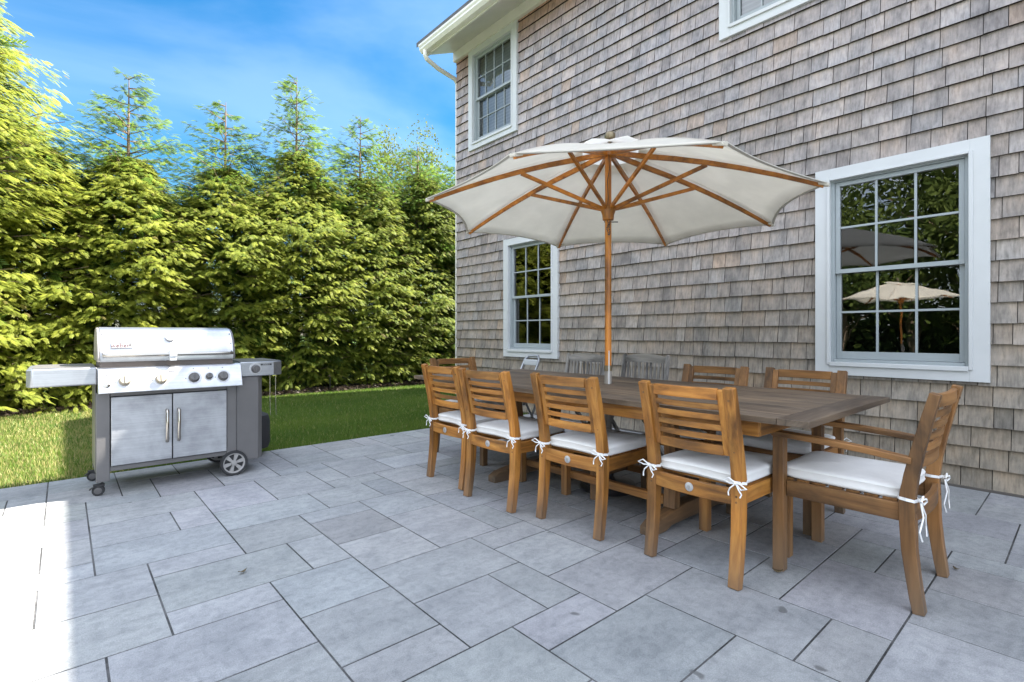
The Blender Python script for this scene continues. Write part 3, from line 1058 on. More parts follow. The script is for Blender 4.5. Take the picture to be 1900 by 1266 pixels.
# lengthwise planks in three leaves, with breadboard ends
npl = 9
pw = (TX1 - TX0) / npl
secs = [(TY0 + .13, 1.52), (1.525, 2.325), (2.33, 3.13), (3.135, TY1 - .13)]
for (a, c_) in secs:
    for i in range(npl):
        b.box(TX0 + i * pw + .0015, TX0 + (i + 1) * pw - .0015, a, c_, TZ - .028, TZ + (.0006 if i % 2 else 0))
TB(b, 'tabletop', top_wood[1], bevel=.0015)
for y0, y1 in ((TY0, TY0 + .128), (TY1 - .128, TY1)):
    b = MB()
    b.box(TX0, TX1, y0, y1, TZ - .028, TZ + .0008)
    TB(b, 'breadboard_end', top_wood[0], bevel=.002)
for x0 in (TX0 + .045, TX1 - .07):
    b = MB()
    b.box(x0, x0 + .025, TY0 + .22, TY1 - .22, TZ - .10, TZ - .029)
    TB(b, 'apron', teak[1], bevel=.002)
for y0 in (TY0 + .22, TY1 - .245):
    b = MB()
    b.box(TX0 + .07, TX1 - .07, y0, y0 + .025, TZ - .10, TZ - .029)
    TB(b, 'end_apron', teak[0], bevel=.002)
for yc in (1.64, 3.00):
    b = MB()
    # sled foot: long bar with arched underside and turned up ends
    x0, x1 = 2.43, 3.39
    xm = (x0 + x1) / 2
    poly = [(x0, .0), (x0 + .14, 0), (x0 + .2, .02), (x1 - .2, .02), (x1 - .14, 0), (x1, 0), (x1, .045), (x1 - .05, .07), (x1 - .22, .095), (xm + .12, .115), (xm - .12, .115), (x0 + .22, .095), (x0 + .05, .07), (x0, .045)]
    b.prism(poly, 1, yc - .04, yc + .04)
    ft = TB(b, 'foot', teakd[0], bevel=.003)
    for s in (-1, 1):
        b = MB()
        b.sweep([(xm + s * .22, yc, .10), (xm + s * .20, yc, .35), (xm + s * .24, yc, .66)], .075, .06, (1, 0, 0))
        TB(b, 'leg', teakd[2], bevel=.003)
    b = MB(); b.box(xm - .38, xm + .38, yc - .035, yc + .035, .66, .731)
    TB(b, 'cross_bearer', teakd[0], bevel=.003)
for x0 in (2.66, 3.12):
    b = MB()
    b.box(x0, x0 + .04, 1.681, 2.959, .115, .165)
    TB(b, 'stretcher', teak[1], bevel=.003)
b = MB()
b.box(2.70, 3.12, 2.26, 2.40, .125, .15)
TB(b, 'crossbar', teakd[0], bevel=.003)

# ------------------------------------------------------------------ umbrella
def make_umbrella(px, py):
    t = empty('patio_umbrella', (px, py, 0))
    b = MB()
    b.tube([(0, 0, .87), (0, 0, 2.47)], .0235, 20)
    pole = b.build('pole', orange_wood[2], t)
    b = MB(); b.tube([(0, 0, .10), (0, 0, .872)], .026, 20)
    b.build('lower_pole', grey_wood[2], t)
    b = MB(); b.lathe([(.0265, 0), (.0265, .035)], 20, (0, 0, 1.30 - .03)); b.v = []; b.f = []; b.c = []
    b.lathe([(.029, -.02), (.029, .02)], 20, (0, 0, .872))
    b.build('ferrule', brass_m, t)
    # iron base
    b = MB(); b.lathe([(.20, 0), (.205, .02), (.19, .045), (.06, .065), (.04, .09), (.038, .30), (.001, .30)], 32, (0, 0, 0))
    b.build('base', dark_metal, t)
    cx, cy, cz, Rr = .045, -.003, 1.996, 1.344
    th0 = -3.655; nrm = Vector((.026, .005, 1)).normalized()
    e1 = (Vector((1, 0, 0)) - nrm * nrm.x).normalized(); e2 = nrm.cross(e1)
    C = Vector((cx, cy, cz)); tips = []
    for k in range(8):
        a = th0 - k * math.pi / 4
        tips.append(C + (e1 * math.cos(a) + e2 * math.sin(a)) * Rr)
    LIFT = .045
    apex = Vector((.02, 0, 2.465))
    hub = Vector((.01, 0, 2.43))
    col = Vector((.0, 0, 2.02))
    # upper hub and lower collar
    b = MB(); b.lathe([(.03, -.03), (.055, -.02), (.055, .02), (.03, .03)], 20, hub)
    b.build('hub', orange_wood[2], t)
    b = MB(); b.lathe([(.034, -.075), (.040, -.07), (.043, -.035), (.052, -.01), (.056, .012), (.05, .03), (.034, .035)], 20, col)
    b.build('collar', orange_wood[2], t)
    for tp in tips:
        d = (tp - hub); d2 = Vector((d.x, d.y, 0)).normalized()
        b = MB()
        st = hub + d2 * .04
        fr = [0, .2, .35, .5, .65, .8, .9, .985]
        b.sweep([st if f == 0 else hub + d * f + Vector((0, 0, LIFT * 4 * f * (1 - f) - .008)) for f in fr], [.020, .020, .020, .019, .018, .017, .016, .016], [.036, .036, .034, .032, .030, .027, .025, .022], (0, 0, 1))
        rb = b.build('rib', orange_wood[0], t, bevel=.002)
        mid = hub + d * .5 + Vector((0, 0, LIFT - .022))
        b = MB()
        cs = col + d2 * .045 + Vector((0, 0, .01))
        side = d2.cross(Vector((0, 0, 1))) * .0
        b.sweep([cs, mid], .018, .026, (0, 0, 1))
        b.build('strut', orange_wood[0], t, bevel=.002)
    # canvas canopy: eight gores, sagging between ribs, with hem
    V = []; F = []; nr, ns = 10, 10
    b = MB()
    for k in range(8):
        A, B = tips[k], tips[(k + 1) % 8]
        off = len(V)
        for i in range(nr + 1):
            f = .16 + .84 * i / nr
            for j in range(ns + 1):
                u = j / ns
                rimp = A.lerp(B, u)
                inward = .055 * 4 * u * (1 - u) * f ** 2
                p = apex.lerp(rimp, f * (1 - inward))
                p.z -= .018 * 4 * u * (1 - u) * math.sin(math.pi * min(1, f * .9))
                p.z += .014 + LIFT * 4 * f * (1 - f)
                V.append(p)
        for i in range(nr):
            for j in range(ns):
                o = off + i * (ns + 1) + j
                F.append((o, o + ns + 1, o + ns + 2, o + 1))
    b.add(V, F)
    can = b.build('canopy', canvas_m, t, smooth=60, fix=False)
    so = can.modifiers.new('thick', 'SOLIDIFY'); so.thickness = .003; so.offset = 1
    b = MB()
    for k in range(8):
        A, B = tips[k], tips[(k + 1) % 8]
        pts = []
        for j in range(ns + 1):
            u = j / ns
            p = apex.lerp(A.lerp(B, u), 1 - .055 * 4 * u * (1 - u)); 
            p.z -= .018 * 4 * u * (1 - u) * math.sin(math.pi * .9); p.z += .013
            pts.append(p)
        b.sweep(pts, .018, .005, (0, 0, 1))
    b.build('hem', seam_m, can)
    b = MB()
    for tp in tips:
        d = (tp - apex).normalized()
        q = tp - d * .05 + Vector((0, 0, .003))
        b.sweep([q, tp + d * .008 + Vector((0, 0, .004))], [.075, .026], [.016, .014], (0, 0, 1))
    b.build('rib_pocket', canvas_m, can, bevel=.003)
    # vent cap above the opening
    V = []; F = []; b = MB(); N = 48
    for i in range(7):
        f = i / 6
        for k in range(N):
            a = 2 * math.pi * k / N
            rr = .02 + .29 * f
            w = .012 * math.cos(8 * (a - th0)) * f + .004 * math.sin(23 * a) * f
            V.append((apex.x + rr * math.cos(a), apex.y + rr * math.sin(a), 2.52 - .085 * f ** 1.3 + w - .0))
    for i in range(6):
        for k in range(N):
            F.append((i * N + k, (i + 1) * N + k, (i + 1) * N + (k + 1) % N, i * N + (k + 1) % N))
    b.add(V, F)
    vent = b.build('vent', canvas_m, can, smooth=60, fix=False)
    b = MB(); b.lathe([(.012, 0), (.014, .02), (.034, .028), (.041, .045), (.038, .065), (.022, .08), (.001, .084)], 20, (.02, 0, 2.515))
    b.build('finial', brass_m, t)
    # cord and pin with chain
    b = MB(); b.tube([(-.03, -.03, 2.42), (-.032, -.035, 2.3), (-.045, -.03, 2.22), (-.04, -.032, 2.1), (-.042, -.03, 2.05)], .003, 6)
    b.build('cord', black_m, t)
    b = MB(); b.tube([(-.03, -.03, .76), (-.028, -.03, 1.0)], .0035, 6)
    b.build('cord', tie_m, t)
    b = MB()
    b.tube([(-.02, .02, 1.935), (.055, -.045, 1.935)], .004, 8)
    for i in range(9):
        zc = 1.93 - i * .012
        b.lathe([(.0045, -.004), (.006, 0), (.0045, .004)], 6, (-.045 + .008 * math.sin(i), -.03, zc))
        b.lathe([(.0045, -.004), (.006, 0), (.0045, .004)], 6, (-.030 + .006 * math.cos(i), -.035, zc))
    b.build('pin_chain', dark_metal, t)
    return t
um = make_umbrella(2.978, 2.33)
tag(um, 'open white canvas parasol with varnished wooden pole rising through the dining table', 'umbrella')

# ------------------------------------------------------------------ gas grill
gx, gy = .62, 4.5
gr = empty('gas_grill', (gx, gy + .3, 0))
tag(gr, 'stainless steel and dark grey gas grill on wheels at the lawn edge', 'grill')
def GB(mb, name, mat, parent=gr, **k):
    mb.v = [(x - gx, y - gy - .3, z) for x, y, z in mb.v]
    return mb.build(name, mat, parent, **k)
YF, YB = 4.50, 5.08
b = MB()
b.box(.169, .243, YF, YF + .06, .10, .712)
b.box(.169, .243, YB - .06, YB, .10, .80)
b.box(.165, .171, YF + .06, YB - .06, .16, .80)
b.box(.968, 1.034, YF, YF + .06, .165, .712)
b.box(.243, .968, YF + .006, YF + .05, .165, .198)
b.box(.243, .968, YF + .006, YF + .05, .684, .712)
b.box(.243, 1.02, YF + .05, YB - .02, .165, .185)
b.box(.172, 1.02, YB - .02, YB, .165, .80)
GB(b, 'cabinet', cab_m, bevel=.004)
# tank enclosure on the right, chamfered front corner
b = MB()
b.prism([(1.036, YF + .012), (1.20, YF + .012), (1.237, YF + .05), (1.237, YB), (1.036, YB)], 2, .105, .775)
GB(b, 'side_panel', cab_m, bevel=.004)
b = MB(); b.lathe([(.11, 0), (.15, .01), (.165, .05), (.165, .25), (.15, .31), (.10, .335)], 24, (1.31, YB + .10, .055))
GB(b, 'gas_tank', rubber_m)
for x0, x1, hx in ((.249, .604, .571), (.610, .964, .643)):
    b = MB(); b.box(x0, x1, YF - .012, YF + .004, .203, .680)
    d = GB(b, 'door', steel_door, bevel=.003)
    b = MB()
    b.tube([(hx, YF - .013, .565), (hx, YF - .045, .56), (hx, YF - .052, .545), (hx, YF - .052, .355), (hx, YF - .045, .34), (hx, YF - .013, .335)], .0105, 12)
    GB(b, 'handle', chrome, d)
# control panel, leaning back
b = MB()
b.prism([(YF - .085, .715), (YF - .085, .722), (YF - .03, .872), (YF - .012, .886), (YF + .06, .890), (YF + .06, .712)], 0, .176, 1.062)
pan = GB(b, 'control_panel', steel_lid, bevel=.004)
nrm = Vector((0, -(.15), .055)).normalized()
def on_panel(x, u):   # u 0 bottom .. 1 top
    return Vector((x, YF - .085 + .055 * u, .722 + .15 * u))
def knob(x, u, r, mat, parent, base=None, n=None):
    n = n or nrm
    p = base or on_panel(x, u)
    b = MB(); b.lathe([(r * 1.55, 0), (r * 1.55, .0015), (r * 1.48, .002), (r * 1.48, .0005)], 32, p, n)
    GB(b, 'knob_ring', badge_m, parent)
    b = MB(); b.lathe([(r * 1.1, .002), (r * 1.12, .012), (r, .018), (r * .96, .032), (r * .86, .036), (r * .2, .036)], 28, p, n)
    k = GB(b, 'knob', mat, parent)
    b = MB()
    up = Vector((0, .055, .15)).normalized()
    q = p + n * .037
    b.sweep([q - up * r * .8, q + up * r * .8], .006, .008, n)
    GB(b, 'knob_grip', mat, k, bevel=.001)
for x, m_ in ((.322, knob_sunlit), (.531, knob_sunlit), (.735, knob_m), (.928, knob_m)):
    knob(x, .48, .032, m_, pan)
knob(.834, .5, .021, knob_m, pan)
b = MB(); b.lathe([(.02, 0), (.02, .004), (.013, .008), (.001, .009)], 20, on_panel(.222, .33), nrm)
GB(b, 'igniter_button', chrome, pan)
b = MB()
p = on_panel(.595, .85)
b.beam(p + Vector((-.018, 0, 0)) + nrm * .001, p + Vector((.018, 0, 0)) + nrm * .001, .009, .002, nrm)
p = on_panel(.222, .75)
b.beam(p + Vector((-.008, 0, 0)) + nrm * .001, p + Vector((.008, 0, 0)) + nrm * .001, .007, .002, nrm)
for x in (.322, .531, .735, .928):
    for dx, du in ((-.052, .45), ):
        b.lathe([(.004, 0), (.004, .001)], 10, on_panel(x + dx, du), nrm)
GB(b, 'panel_mark', knob_m, pan)
b = MB()
for x in (.735, .834, .928):
    b.lathe([(.0035, 0), (.0035, .001)], 10, on_panel(x, .92), nrm)
GB(b, 'indicator', badge_red, pan)
# cook box + lid
b = MB()
b.box(.190, 1.015, YF + .03, YB - .03, .80, .925)
GB(b, 'cook_box', plain('cast_cook_box', (.11, .09, .08), .6))
prof = [(YF + .015, .925), (YF + .012, .94), (YF + .02, 1.0), (YF + .045, 1.07), (YF + .09, 1.125), (YF + .15, 1.158), (YF + .23, 1.170), (YF + .36, 1.165), (YF + .46, 1.13), (YF + .53, 1.06), (YF + .56, .96), (YF + .56, .925)]
b = MB(); b.prism(prof, 0, .192, 1.015)
lid = GB(b, 'lid', steel_lid, smooth=40)
for x0, x1 in ((.176, .1915), (1.0155, 1.031)):
    b = MB(); b.prism([(YF + .285 + (y - YF - .285) * .99, .925 + (z - .925) * .985) for y, z in prof], 0, x0, x1)
    GB(b, 'lid_end', cab_m if x0 > 1 else plain('lid_end_grey', (.36, .33, .31), .4, .5), lid, bevel=.004)
b = MB()
zb = .972
b.tube([(.212, YF + .014, zb), (.212, YF - .018, zb), (.235, YF - .035, zb), (.98, YF - .035, zb), (1.0, YF - .018, zb), (1.0, YF + .014, zb)], .0125, 14)
GB(b, 'handle', chrome, lid)
b = MB()
b.box(.585, .627, YF - .056, YF + .012, .925, 1.0)
b.box(.583, .629, YF - .060, YF - .018, .955, .990)
GB(b, 'handle_light', whiteplastic, lid, bevel=.003)
nl = Vector((0, -.062, .03)).normalized()
b = MB(); b.lathe([(.033, 0), (.033, .012), (.028, .016), (.001, .017)], 28, (.600, YF + .058, 1.092), Vector((0, -.8, .6)))
GB(b, 'thermometer', badge_m, lid)
b = MB()
for x in (.203, 1.003):
    for y_, z_ in ((YF + .0365, 1.045), (YF + .085, 1.12), (YF + .018, .985)):
        b.lathe([(.005, 0), (.004, .003)], 10, (x, y_, z_), (0, -1, .4))
GB(b, 'rivet', knob_m, lid)
# badge with lettering
bn = Vector((0, -.93, .36)).normalized()
bu = Vector((0, .36, .93)).normalized()
bc = Vector((.312, YF + .0305, 1.037))
b = MB()
b.sweep([bc - Vector((.062, 0, 0)) + bn * .001, bc + Vector((.062, 0, 0)) + bn * .001], .040, .003, bn)
bd = GB(b, 'badge', badge_plate, lid, bevel=.001)
b = MB()
for u in (-.0185, .0185):
    b.beam(bc + bu * u - Vector((.06, 0, 0)) + bn * .0035, bc + bu * u + Vector((.06, 0, 0)) + bn * .0035, .0022, .0015, bn)
b.beam(bc - bu * .0175 - Vector((.06, 0, 0)) + bn * .0035, bc + bu * .0175 - Vector((.06, 0, 0)) + bn * .0035, .0022, .0015, bn)
# kettle symbol after the lettering
kc = bc + Vector((.048, 0, 0)) + bn * .003
b.lathe([(.0085, 0), (.0085, .001)], 16, kc + bu * .004, bn)
for s in (-1, 1):
    b.beam(kc, kc - bu * .014 + Vector((s * .008, 0, 0)), .0018, .0015, bn)
GB(b, 'badge_outline', knob_m, bd)
def text(s, size, loc, xdir, ndir, mat, parent, name, shear=0, spacing=1.0):
    cu = bpy.data.curves.new(name, 'FONT'); cu.body = s; cu.size = size; cu.align_x = 'CENTER'; cu.align_y = 'CENTER'
    cu.extrude = .0004; cu.space_character = spacing
    cu.materials.append(mat)
    tmp = bpy.data.objects.new(name + '_outline', cu); COL.objects.link(tmp)
    me = bpy.data.meshes.new_from_object(tmp.evaluated_get(bpy.context.evaluated_depsgraph_get()))
    bpy.data.objects.remove(tmp); me.name = name
    o = bpy.data.objects.new(name, me); COL.objects.link(o); o.parent = parent
    xd = Vector(xdir).normalized(); nd = Vector(ndir).normalized(); yd = nd.cross(xd)
    mt = Matrix((xd, yd, nd)).transposed().to_4x4(); mt.translation = Vector(loc) - Vector((gx, gy + .3, 0))
    o.matrix_local = mt
    return o
text('weber', .040, bc + Vector((-.010, 0, 0)) + bn * .0036, (1, 0, 0), bn, badge_red, bd, 'lettering', spacing=1.05)
# side shelves
b = MB()
b.prism([(-.155, YF + .0), (-.18, YF + .03), (-.18, YB - .03), (-.155, YB), (.175, YB), (.175, YF)], 2, .772, .892)
sl_ = GB(b, 'side_shelf', steel_shelf, bevel=.010, seg=3)
b = MB(); b.box(-.150, .160, YF + .025, YB - .03, .8925, .896)
GB(b, 'shelf_top', cab_m, sl_, bevel=.001)
b = MB()
b.prism([(1.063, YF), (1.315, YF), (1.395, YF + .06), (1.395, YB), (1.063, YB)], 2, .778, .893)
sr = GB(b, 'side_shelf', steel_shelf, bevel=.006, seg=3)
b = MB(); b.box(1.07, 1.385, YF + .07, YB - .03, .8935, .899)
GB(b, 'burner_lid', cab_m, sr, bevel=.002)
knob(0, 0, .030, knob_m, sr, base=Vector((1.175, YF - .001, .838)), n=Vector((0, -1, 0)))
b = MB(); b.box(1.215, 1.298, YF - .003, YF + .002, .863, .876)
mp_ = GB(b, 'name_plate', black_m, sr)
text('GENESIS II', .0125, (1.2565, YF - .0034, .8695), (1, 0, 0), (0, -1, 0), badge_m, mp_, 'lettering')
b = MB()
for x in (1.30, 1.345):
    b.tube([(x, YF + .05, .778), (x, YF + .05, .60), (x + .004, YF + .05, .44)], .002, 6)
GB(b, 'tool_rod', chrome, sr)
# wheels
def wheel(x, y):
    b = MB(); r = .098
    b.lathe([(r * .80, -.018), (r * .95, -.02), (r, -.012), (r, .012), (r * .95, .02), (r * .80, .018)], 40, (x, y, r), (0, 1, 0), ring=True)
    w = GB(b, 'wheel', rubber_m, bevel=0)
    b = MB()
    b.lathe([(r * .70, -.012), (r * .80, -.016), (r * .82, -.006), (r * .82, .012), (r * .70, .012)], 40, (x, y, r), (0, 1, 0), ring=True)
    b.lathe([(.004, -.022), (.018, -.020), (.022, -.008), (.022, .01)], 20, (x, y, r), (0, 1, 0))
    for i in range(6):
        a = i * math.pi / 3 + .25
        d = Vector((math.cos(a), 0, math.sin(a)))
        c0 = Vector((x, y - .004, r))
        b.sweep([c0 + d * .016, c0 + d * r * .72], [.016, .030], .014, (0, 1, 0))
    GB(b, 'rim', hubm, w)
    b = MB(); b.lathe([(r * .78, -.001), (r * .78, .004)], 30, (x, y + .004, r), (0, 1, 0))
    GB(b, 'wheel_disc', black_m, w)
wheel(1.017, YF + .005); wheel(1.017, YB - .02)
def caster(x, y):
    b = MB(); r = .036
    b.lathe([(.010, -.012), (r * .8, -.014), (r, -.009), (r, .009), (r * .8, .014), (.010, .012)], 24, (x, y, r), (.25, 1, 0))
    c_ = GB(b, 'caster', rubber_m)
    b = MB(); b.lathe([(.004, -.017), (r * .62, -.0155), (r * .62, -.012)], 20, (x, y, r), (.25, 1, 0))
    GB(b, 'caster_hub', knob_m, c_)
    b = MB(); b.box(x - .03, x + .034, y - .012, y + .012, .062, .082); b.tube([(x + .02, y, .07), (x + .02, y, .102)], .008, 8)
    b.beam((x - .02, y - .01, .07), (x - .05, y - .012, .05), .02, .008)
    GB(b, 'caster_fork', black_m, c_, bevel=.003)
caster(.183, YF + .05); caster(.170, YB - .035)

# ------------------------------------------------------------------ vegetation
def frond_template(npair=9):
    """flat feathery spray in the x (along) / y (across) plane, unit length"""
    V = []; F = []
    def quad(p, q, w):
        d = (q[0] - p[0], q[1] - p[1]); l = math.hypot(*d); nx, ny = -d[1] / l * w, d[0] / l * w
        m = ((p[0] * .5 + q[0] * .5), (p[1] * .5 + q[1] * .5))
        o = len(V)
        V.extend([(p[0], p[1], 0), (m[0] + nx, m[1] + ny, 0), (q[0], q[1], 0), (m[0] - nx, m[1] - ny, 0)])
        F.append((o, o + 1, o + 2, o + 3))
    for i in range(npair):
        t_ = .10 + .80 * i / (npair - 1)
        L_ = .46 * (1 - .60 * t_) * (.75 if i == 0 else 1)
        for s in (-1, 1):
            quad((t_, 0), (t_ + L_ * .78, s * L_ * .66), .027)
    quad((.0, 0), (1.05, 0), .022)
    V = np.array(V); V[:, 2] = -.20 * V[:, 0] ** 2 - .9 * V[:, 1] ** 2
    return V, np.array(F)
FV, FF = frond_template()
def spray_mesh(P, D, Nn, S, cols):
    """place templates: P pos, D direction, Nn approx normal, S scale"""
    D = D / np.linalg.norm(D, axis=1)[:, None]
    Y = np.cross(Nn, D); Y /= np.linalg.norm(Y, axis=1)[:, None] + 1e-9
    Z = np.cross(D, Y)
    V = P[:, None] + S[:, None, None] * (FV[None, :, 0, None] * D[:, None] + FV[None, :, 1, None] * Y[:, None] + FV[None, :, 2, None] * Z[:, None])
    n = len(P); F = (FF[None] + (np.arange(n) * len(FV))[:, None, None]).reshape(-1, 4)
    C = np.repeat(cols, len(FF), 0)
    return V.reshape(-1, 3), F, C
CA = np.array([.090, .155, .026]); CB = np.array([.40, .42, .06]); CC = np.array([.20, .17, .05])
def conifer(x, y, h_mass, r0, h_top, seed, label, nb=330, front=.72, yellow=.5):
    rng = np.random.default_rng(seed)
    t = empty('arborvitae_tree', (x, y, 0))
    tag(t, label, 'tree', 'tall evergreen trees forming the hedge')
    P = []; D = []; Nn = []; S = []; C = []
    def env(z):
        q = z / h_mass
        return r0 * (np.clip((1 - q) * 2.6, 0, 1) ** .7 * .95 + .06) * (1 if q > .12 else .80 + q * 1.66)
    br = []
    zc = rng.uniform(.1, h_mass, nb) ; zc = np.sort(h_mass * (rng.random(nb) ** .9))
    for z in zc:
        a = rng.uniform(0, 2 * math.pi)
        if rng.random() < front + .1: a = rng.normal(-math.pi / 2, .85)
        lob = 1 + .13 * math.sin(2.3 * a + z * 1.9 + seed) + .10 * math.sin(5 * a - z * 3.7 + seed * 2)
        Rr = env(z) * rng.uniform(.80, 1.10) * lob
        br.append((z, a, Rr, 0))
    zz = h_mass * .74
    while zz < h_top - .15:
        q = max(0, (zz - h_mass * .86) / (h_top - h_mass * .86))
        for k in range(3 if q > .6 else 4):
            br.append((zz, rng.uniform(0, 2 * math.pi), (1.0 * (1 - q) ** .75 + .10) * rng.uniform(.5, 1.1) * min(1, r0), 1))
        zz += .085 + .08 * q
    twigs = MB()
    for z, a, Rr, spire in br:
        d = np.array([math.cos(a), math.sin(a), 0.])
        tone = rng.random()
        nf = rng.integers(24, 32) if not spire else max(10, int(8 + Rr * 38))
        rise = rng.uniform(-.12, .22) if not spire else rng.uniform(.1, .5)
        width = rng.uniform(.08, .17) if not spire else Rr * .30
        lat = np.array([-math.sin(a), math.cos(a), 0.])
        tip0 = .58 if not spire else .18
        for k in range(nf):
            f = tip0 + (1.02 - tip0) * rng.random() ** .8
            lw_ = rng.normal(0, 1) * width * (1.15 - f * .5)
            drop = .9 * lw_ * lw_ / max(width, .05) * .5 + (.22 * (f - .58) ** 2 * Rr if not spire else 0)
            p = d * Rr * f + lat * lw_ + np.array([0, 0, z + rise * Rr * f - drop + rng.normal(0, .014)])
            fa = a + math.copysign(min(1.1, abs(lw_) / max(width, .05) * .45), lw_) + rng.normal(0, .25)
            up = rng.normal(-.30, .16) if not spire else rng.normal(.0, .3)
            dr = np.array([math.cos(fa), math.sin(fa), up])
            nn = np.array([rng.normal(0, .22), rng.normal(0, .22), 1.]) + d * .75 + lat * np.clip(lw_ / max(width, .05), -1.5, 1.5) * .3
            P.append(p); D.append(dr); Nn.append(nn)
            S.append(rng.uniform(.08, .15) if not spire else rng.uniform(.09, .15))
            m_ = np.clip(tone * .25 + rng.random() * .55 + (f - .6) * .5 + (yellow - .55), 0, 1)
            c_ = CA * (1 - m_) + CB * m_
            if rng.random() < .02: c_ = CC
            if spire: c_ = c_ * np.array([.55, .72, .75])  # spires darkened: their dimmer light is put into the frond colour
            C.append(c_)
        if spire:
            twigs.tube([(0, 0, z), tuple(d * Rr * .5 + np.array([0, 0, z + rise * Rr * .4])), tuple(d * Rr * .95 + np.array([0, 0, z + rise * Rr * .9]))], [.010, .006, .003], 4, caps=False)
        elif rng.random() < .5:
            twigs.tube([(0, 0, z - .05), tuple(d * Rr * .9 + np.array([0, 0, z + rise * Rr * .9]))], [.014, .005], 4, caps=False)
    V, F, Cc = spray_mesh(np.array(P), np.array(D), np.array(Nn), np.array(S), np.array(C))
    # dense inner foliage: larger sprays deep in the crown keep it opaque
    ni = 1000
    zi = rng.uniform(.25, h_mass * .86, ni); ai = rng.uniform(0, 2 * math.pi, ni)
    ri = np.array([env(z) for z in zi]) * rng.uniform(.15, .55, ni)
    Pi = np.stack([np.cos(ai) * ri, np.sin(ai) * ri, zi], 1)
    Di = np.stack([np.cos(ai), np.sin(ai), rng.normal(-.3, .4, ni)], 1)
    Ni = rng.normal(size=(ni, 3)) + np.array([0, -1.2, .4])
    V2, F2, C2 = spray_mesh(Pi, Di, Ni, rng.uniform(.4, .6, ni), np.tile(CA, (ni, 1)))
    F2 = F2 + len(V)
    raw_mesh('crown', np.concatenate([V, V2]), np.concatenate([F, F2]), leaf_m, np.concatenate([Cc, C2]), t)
    twigs.tube([(0, 0, -.05), (0, 0, h_mass * .5), (0, 0, h_mass), (.01, 0, h_top - .1)], [.09, .055, .026, .005], 8)
    twigs.build('trunk', bark_m, t, smooth=60, fix=False)
    return t
HEDGE = [(-4.9, 11.3, 4.7, 1.5, 5.9, 'evergreen hedge tree beyond the left end of the lawn, outermost of the row', .55),
 (-3.6, 11.2, 4.8, 1.5, 6.0, 'evergreen hedge tree beyond the grill, second from the open end of the row', .6),
 (-1.55, 10.9, 6.7, 1.75, 7.3, 'tallest and broadest evergreen, cut by the left edge of the photo', .62),
 (-.35, 11.25, 4.2, 1.4, 4.7, 'blunt topped evergreen without spire between the tallest tree and first spire, behind the grill shelf', .6),
 (.86, 11.2, 4.2, 1.5, 5.75, 'evergreen with first bare-stemmed spire, directly above the grill lid', .58),
 (2.38, 11.2, 4.35, 1.45, 5.75, 'evergreen with thin airy spire, rising just right of the grill', .5),
 (3.73, 11.2, 4.95, 1.5, 6.7, 'evergreen with the tallest narrow spire of the hedge', .48),
 (5.16, 11.2, 4.7, 1.5, 6.25, 'evergreen with sparse spire, second in from the house corner', .42),
 (6.69, 11.2, 5.1, 1.5, 5.95, 'evergreen with short thin spire beside the house corner', .36),
 (8.1, 11.2, 5.1, 1.5, 5.9, 'evergreen half hidden by the house corner', .36)]
for i, (x, y, hm, r0, ht, lb, yl) in enumerate(HEDGE):
    conifer(x, y, hm, r0, ht, 20 + i, lb, nb=(680 if r0 < 1.6 else 1050) if -3 < x < 7.5 else 260, yellow=yl)

def broadleaf(x, y, h, r, seed, label, name='broadleaf_tree', n=5200, c1=(.05, .09, .02), c2=(.14, .17, .04), group=None, ls=.085, low=.35, spread=np.array([.21, .21, .17])):
    rng = np.random.default_rng(seed)
    t = empty(name, (x, y, 0)); tag(t, label, 'tree', group)
    b = MB(); ends = []
    b.tube([(0, 0, -.05), (.05, 0, h * .3), (.0, .05, h * .55), (0, 0, h * .8)], [.14 * h / 6, .10 * h / 6, .06 * h / 6, .02], 8)
    for i in range(22 if n < 10000 else 70):
        z = h * rng.uniform(max(.05, low - .1), .75); a = rng.uniform(0, 2 * math.pi); L_ = r * rng.uniform(.5, .95)
        e = np.array([math.cos(a) * L_, math.sin(a) * L_, z + rng.uniform(.2, .5) * L_ + .1 * h])
        b.tube([(0, 0, z), (e[0] * .5, e[1] * .5, z + (e[2] - z) * .6), tuple(e)], [.035, .022, .008], 5, caps=False)
        ends.append(e); ends.append(e * np.array([.6, .6, 1]) + np.array([0, 0, .1 * h]))
    ends += [np.array([0, 0, h * .9]), np.array([0, 0, h * .8])]
    b.build('trunk', bark_m, t, smooth=60, fix=False)
    ends = np.array(ends)
    k = rng.integers(0, len(ends), n)
    p = ends[k] + rng.normal(size=(n, 3)) * r * spread
    p[:, 2] = np.maximum(p[:, 2], h * low * .5)
    d = rng.normal(size=(n, 3)); d /= np.linalg.norm(d, axis=1)[:, None]
    q = np.cross(d, rng.normal(size=(n, 3))); q /= np.linalg.norm(q, axis=1)[:, None]
    s = rng.uniform(.6, 1.3, n)[:, None] * ls
    V = np.stack([p - d * s, p + q * s * .5, p + d * s, p - q * s * .5], 1).reshape(-1, 3)
    tone = np.clip(rng.random(len(ends))[k] * .6 + rng.random(n) * .4, 0, 1)[:, None]
    c = np.array(c1) * (1 - tone) + np.array(c2) * tone
    raw_mesh('crown', V, np.arange(4 * n).reshape(-1, 4), dleaf_m, c, t)
    return t
broadleaf(7.9, 13.6, 6.9, 1.7, 5, 'loose yellow-green leafy tree behind the hedge next to the house corner', n=15000, c1=(.09, .13, .03), c2=(.24, .26, .06), ls=.045, spread=np.array([.12, .12, .10]))

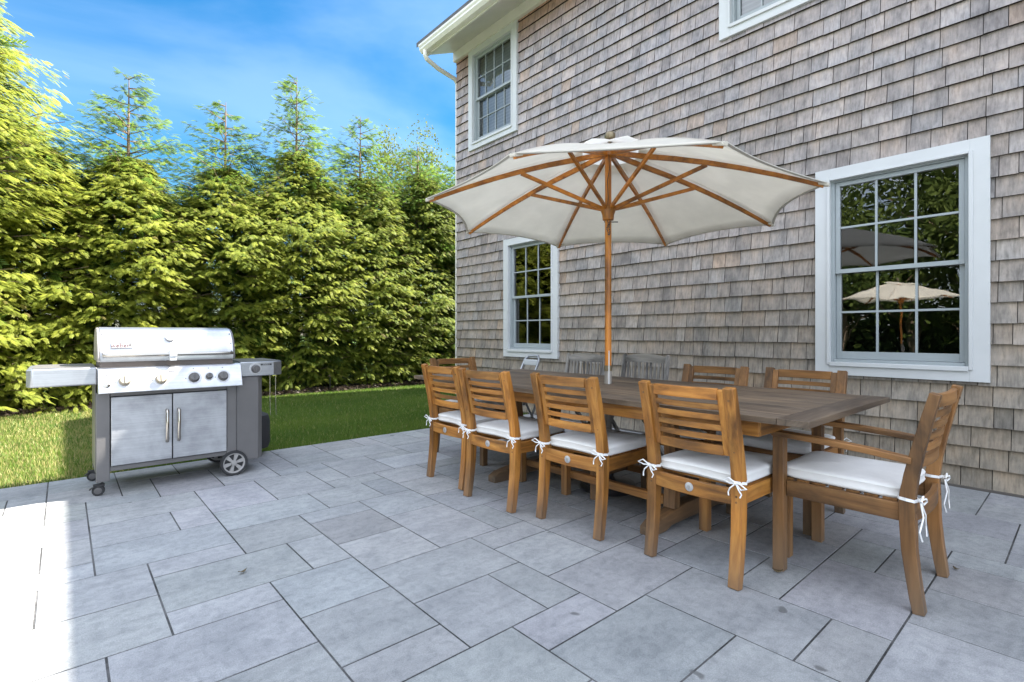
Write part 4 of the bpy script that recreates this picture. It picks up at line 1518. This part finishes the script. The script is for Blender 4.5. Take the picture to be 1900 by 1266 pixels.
# garden to the left of the camera, mirrored in the window panes
for i, (x, y, h, r) in enumerate([(-12, -1.5, 7.5, 2.6), (-12.5, 2.6, 6.6, 2.5), (-12, 6.2, 7.2, 2.5), (-14.5, .5, 9, 3.0), (-14, 4.5, 9, 3.2)]):
    broadleaf(x, y, h, r, 50 + i, ['dark leafy tree reflected in the large window panes, behind the cream parasol', 'leafy tree reflected in the middle of the large window', 'leafy tree reflected at the edge of the large window',
        'tall tree reflected above the others in the large window', 'tall tree reflected highest in the upper sash of the large window'][i], n=9000, c1=(.06, .10, .025), c2=(.16, .20, .05), group='trees mirrored in the window glass', ls=.11, low=.1)
rng = np.random.default_rng(77)
n = 26000
p = np.stack([-19 + rng.normal(0, .8, n), rng.uniform(-14, 16, n), rng.random(n) ** .8 * 4.2], 1)
p[:, 2] *= .75 + .25 * np.sin(p[:, 1] * 1.1) * np.sin(p[:, 1] * .37)
d = rng.normal(size=(n, 3)); d /= np.linalg.norm(d, axis=1)[:, None]
q = np.cross(d, rng.normal(size=(n, 3))); q /= np.linalg.norm(q, axis=1)[:, None]
V = np.stack([p - d * .2, p + q * .1, p + d * .2, p - q * .1], 1).reshape(-1, 3)
tt_ = rng.random(n)[:, None]
tag(raw_mesh('distant_woods', V, np.arange(4 * n).reshape(-1, 4), dleaf_m, np.array([[.05, .09, .02]]) * (1 - tt_) + np.array([[.12, .16, .04]]) * tt_), kind='stuff')
u2 = copy_tree(um)
u2.location = (-6.2, 3.3, 0); u2.rotation_euler = (0, 0, .5)
tag(u2, 'cream parasol seen only as a reflection in the lower sash of the large window', 'umbrella')

# ------------------------------------------------------------------ small things
t = empty('path_light', (4.0, 10.05, .02))
b = MB(); b.tube([(0, 0, -.06), (0, 0, .26)], .009, 8); b.build('pole', dark_metal, t)
b = MB(); b.lathe([(.045, .25), (.05, .262), (.012, .30), (.001, .302)], 16, (0, 0, 0)); b.build('lamp_shade', brass_m, t)
tag(t, 'small dark stake light at the foot of the hedge', 'garden light')
def fallen_leaf(x, y, rz, label, s=1):
    b = MB(); V = []; 
    for i in range(5):
        u = i / 4; w = .011 * math.sin(math.pi * (.1 + .85 * u))
        V += [((u - .5) * .05 * s, -w * s, .002 + .012 * (u - .5) ** 2 * 4 * s + .004), ((u - .5) * .05 * s, w * s, .002 + .010 * (u - .5) ** 2 * 4 * s + .002)]
    b.add(V, [(2 * i, 2 * i + 1, 2 * i + 3, 2 * i + 2) for i in range(4)])
    o = b.build('fallen_leaf', plain('dry_leaf', (.09, .065, .03), .8), smooth=60, fix=False)
    o.location = (x, y, .002); o.rotation_euler = (0, 0, rz)
    so = o.modifiers.new('thick', 'SOLIDIFY'); so.thickness = .001
    tag(o, label, 'leaf')
fallen_leaf(.631, 2.63, .4, 'curled brown leaf lying on the open paving in front of the grill', .9)
fallen_leaf(3.18, .43, 1.0, 'tiny dark leaf on the bare paving between the armchair and the wall', .6)
fallen_leaf(2.518, .978, 2.0, 'dark leaf flat on the paving beside the front leg of the near armchair', .9)
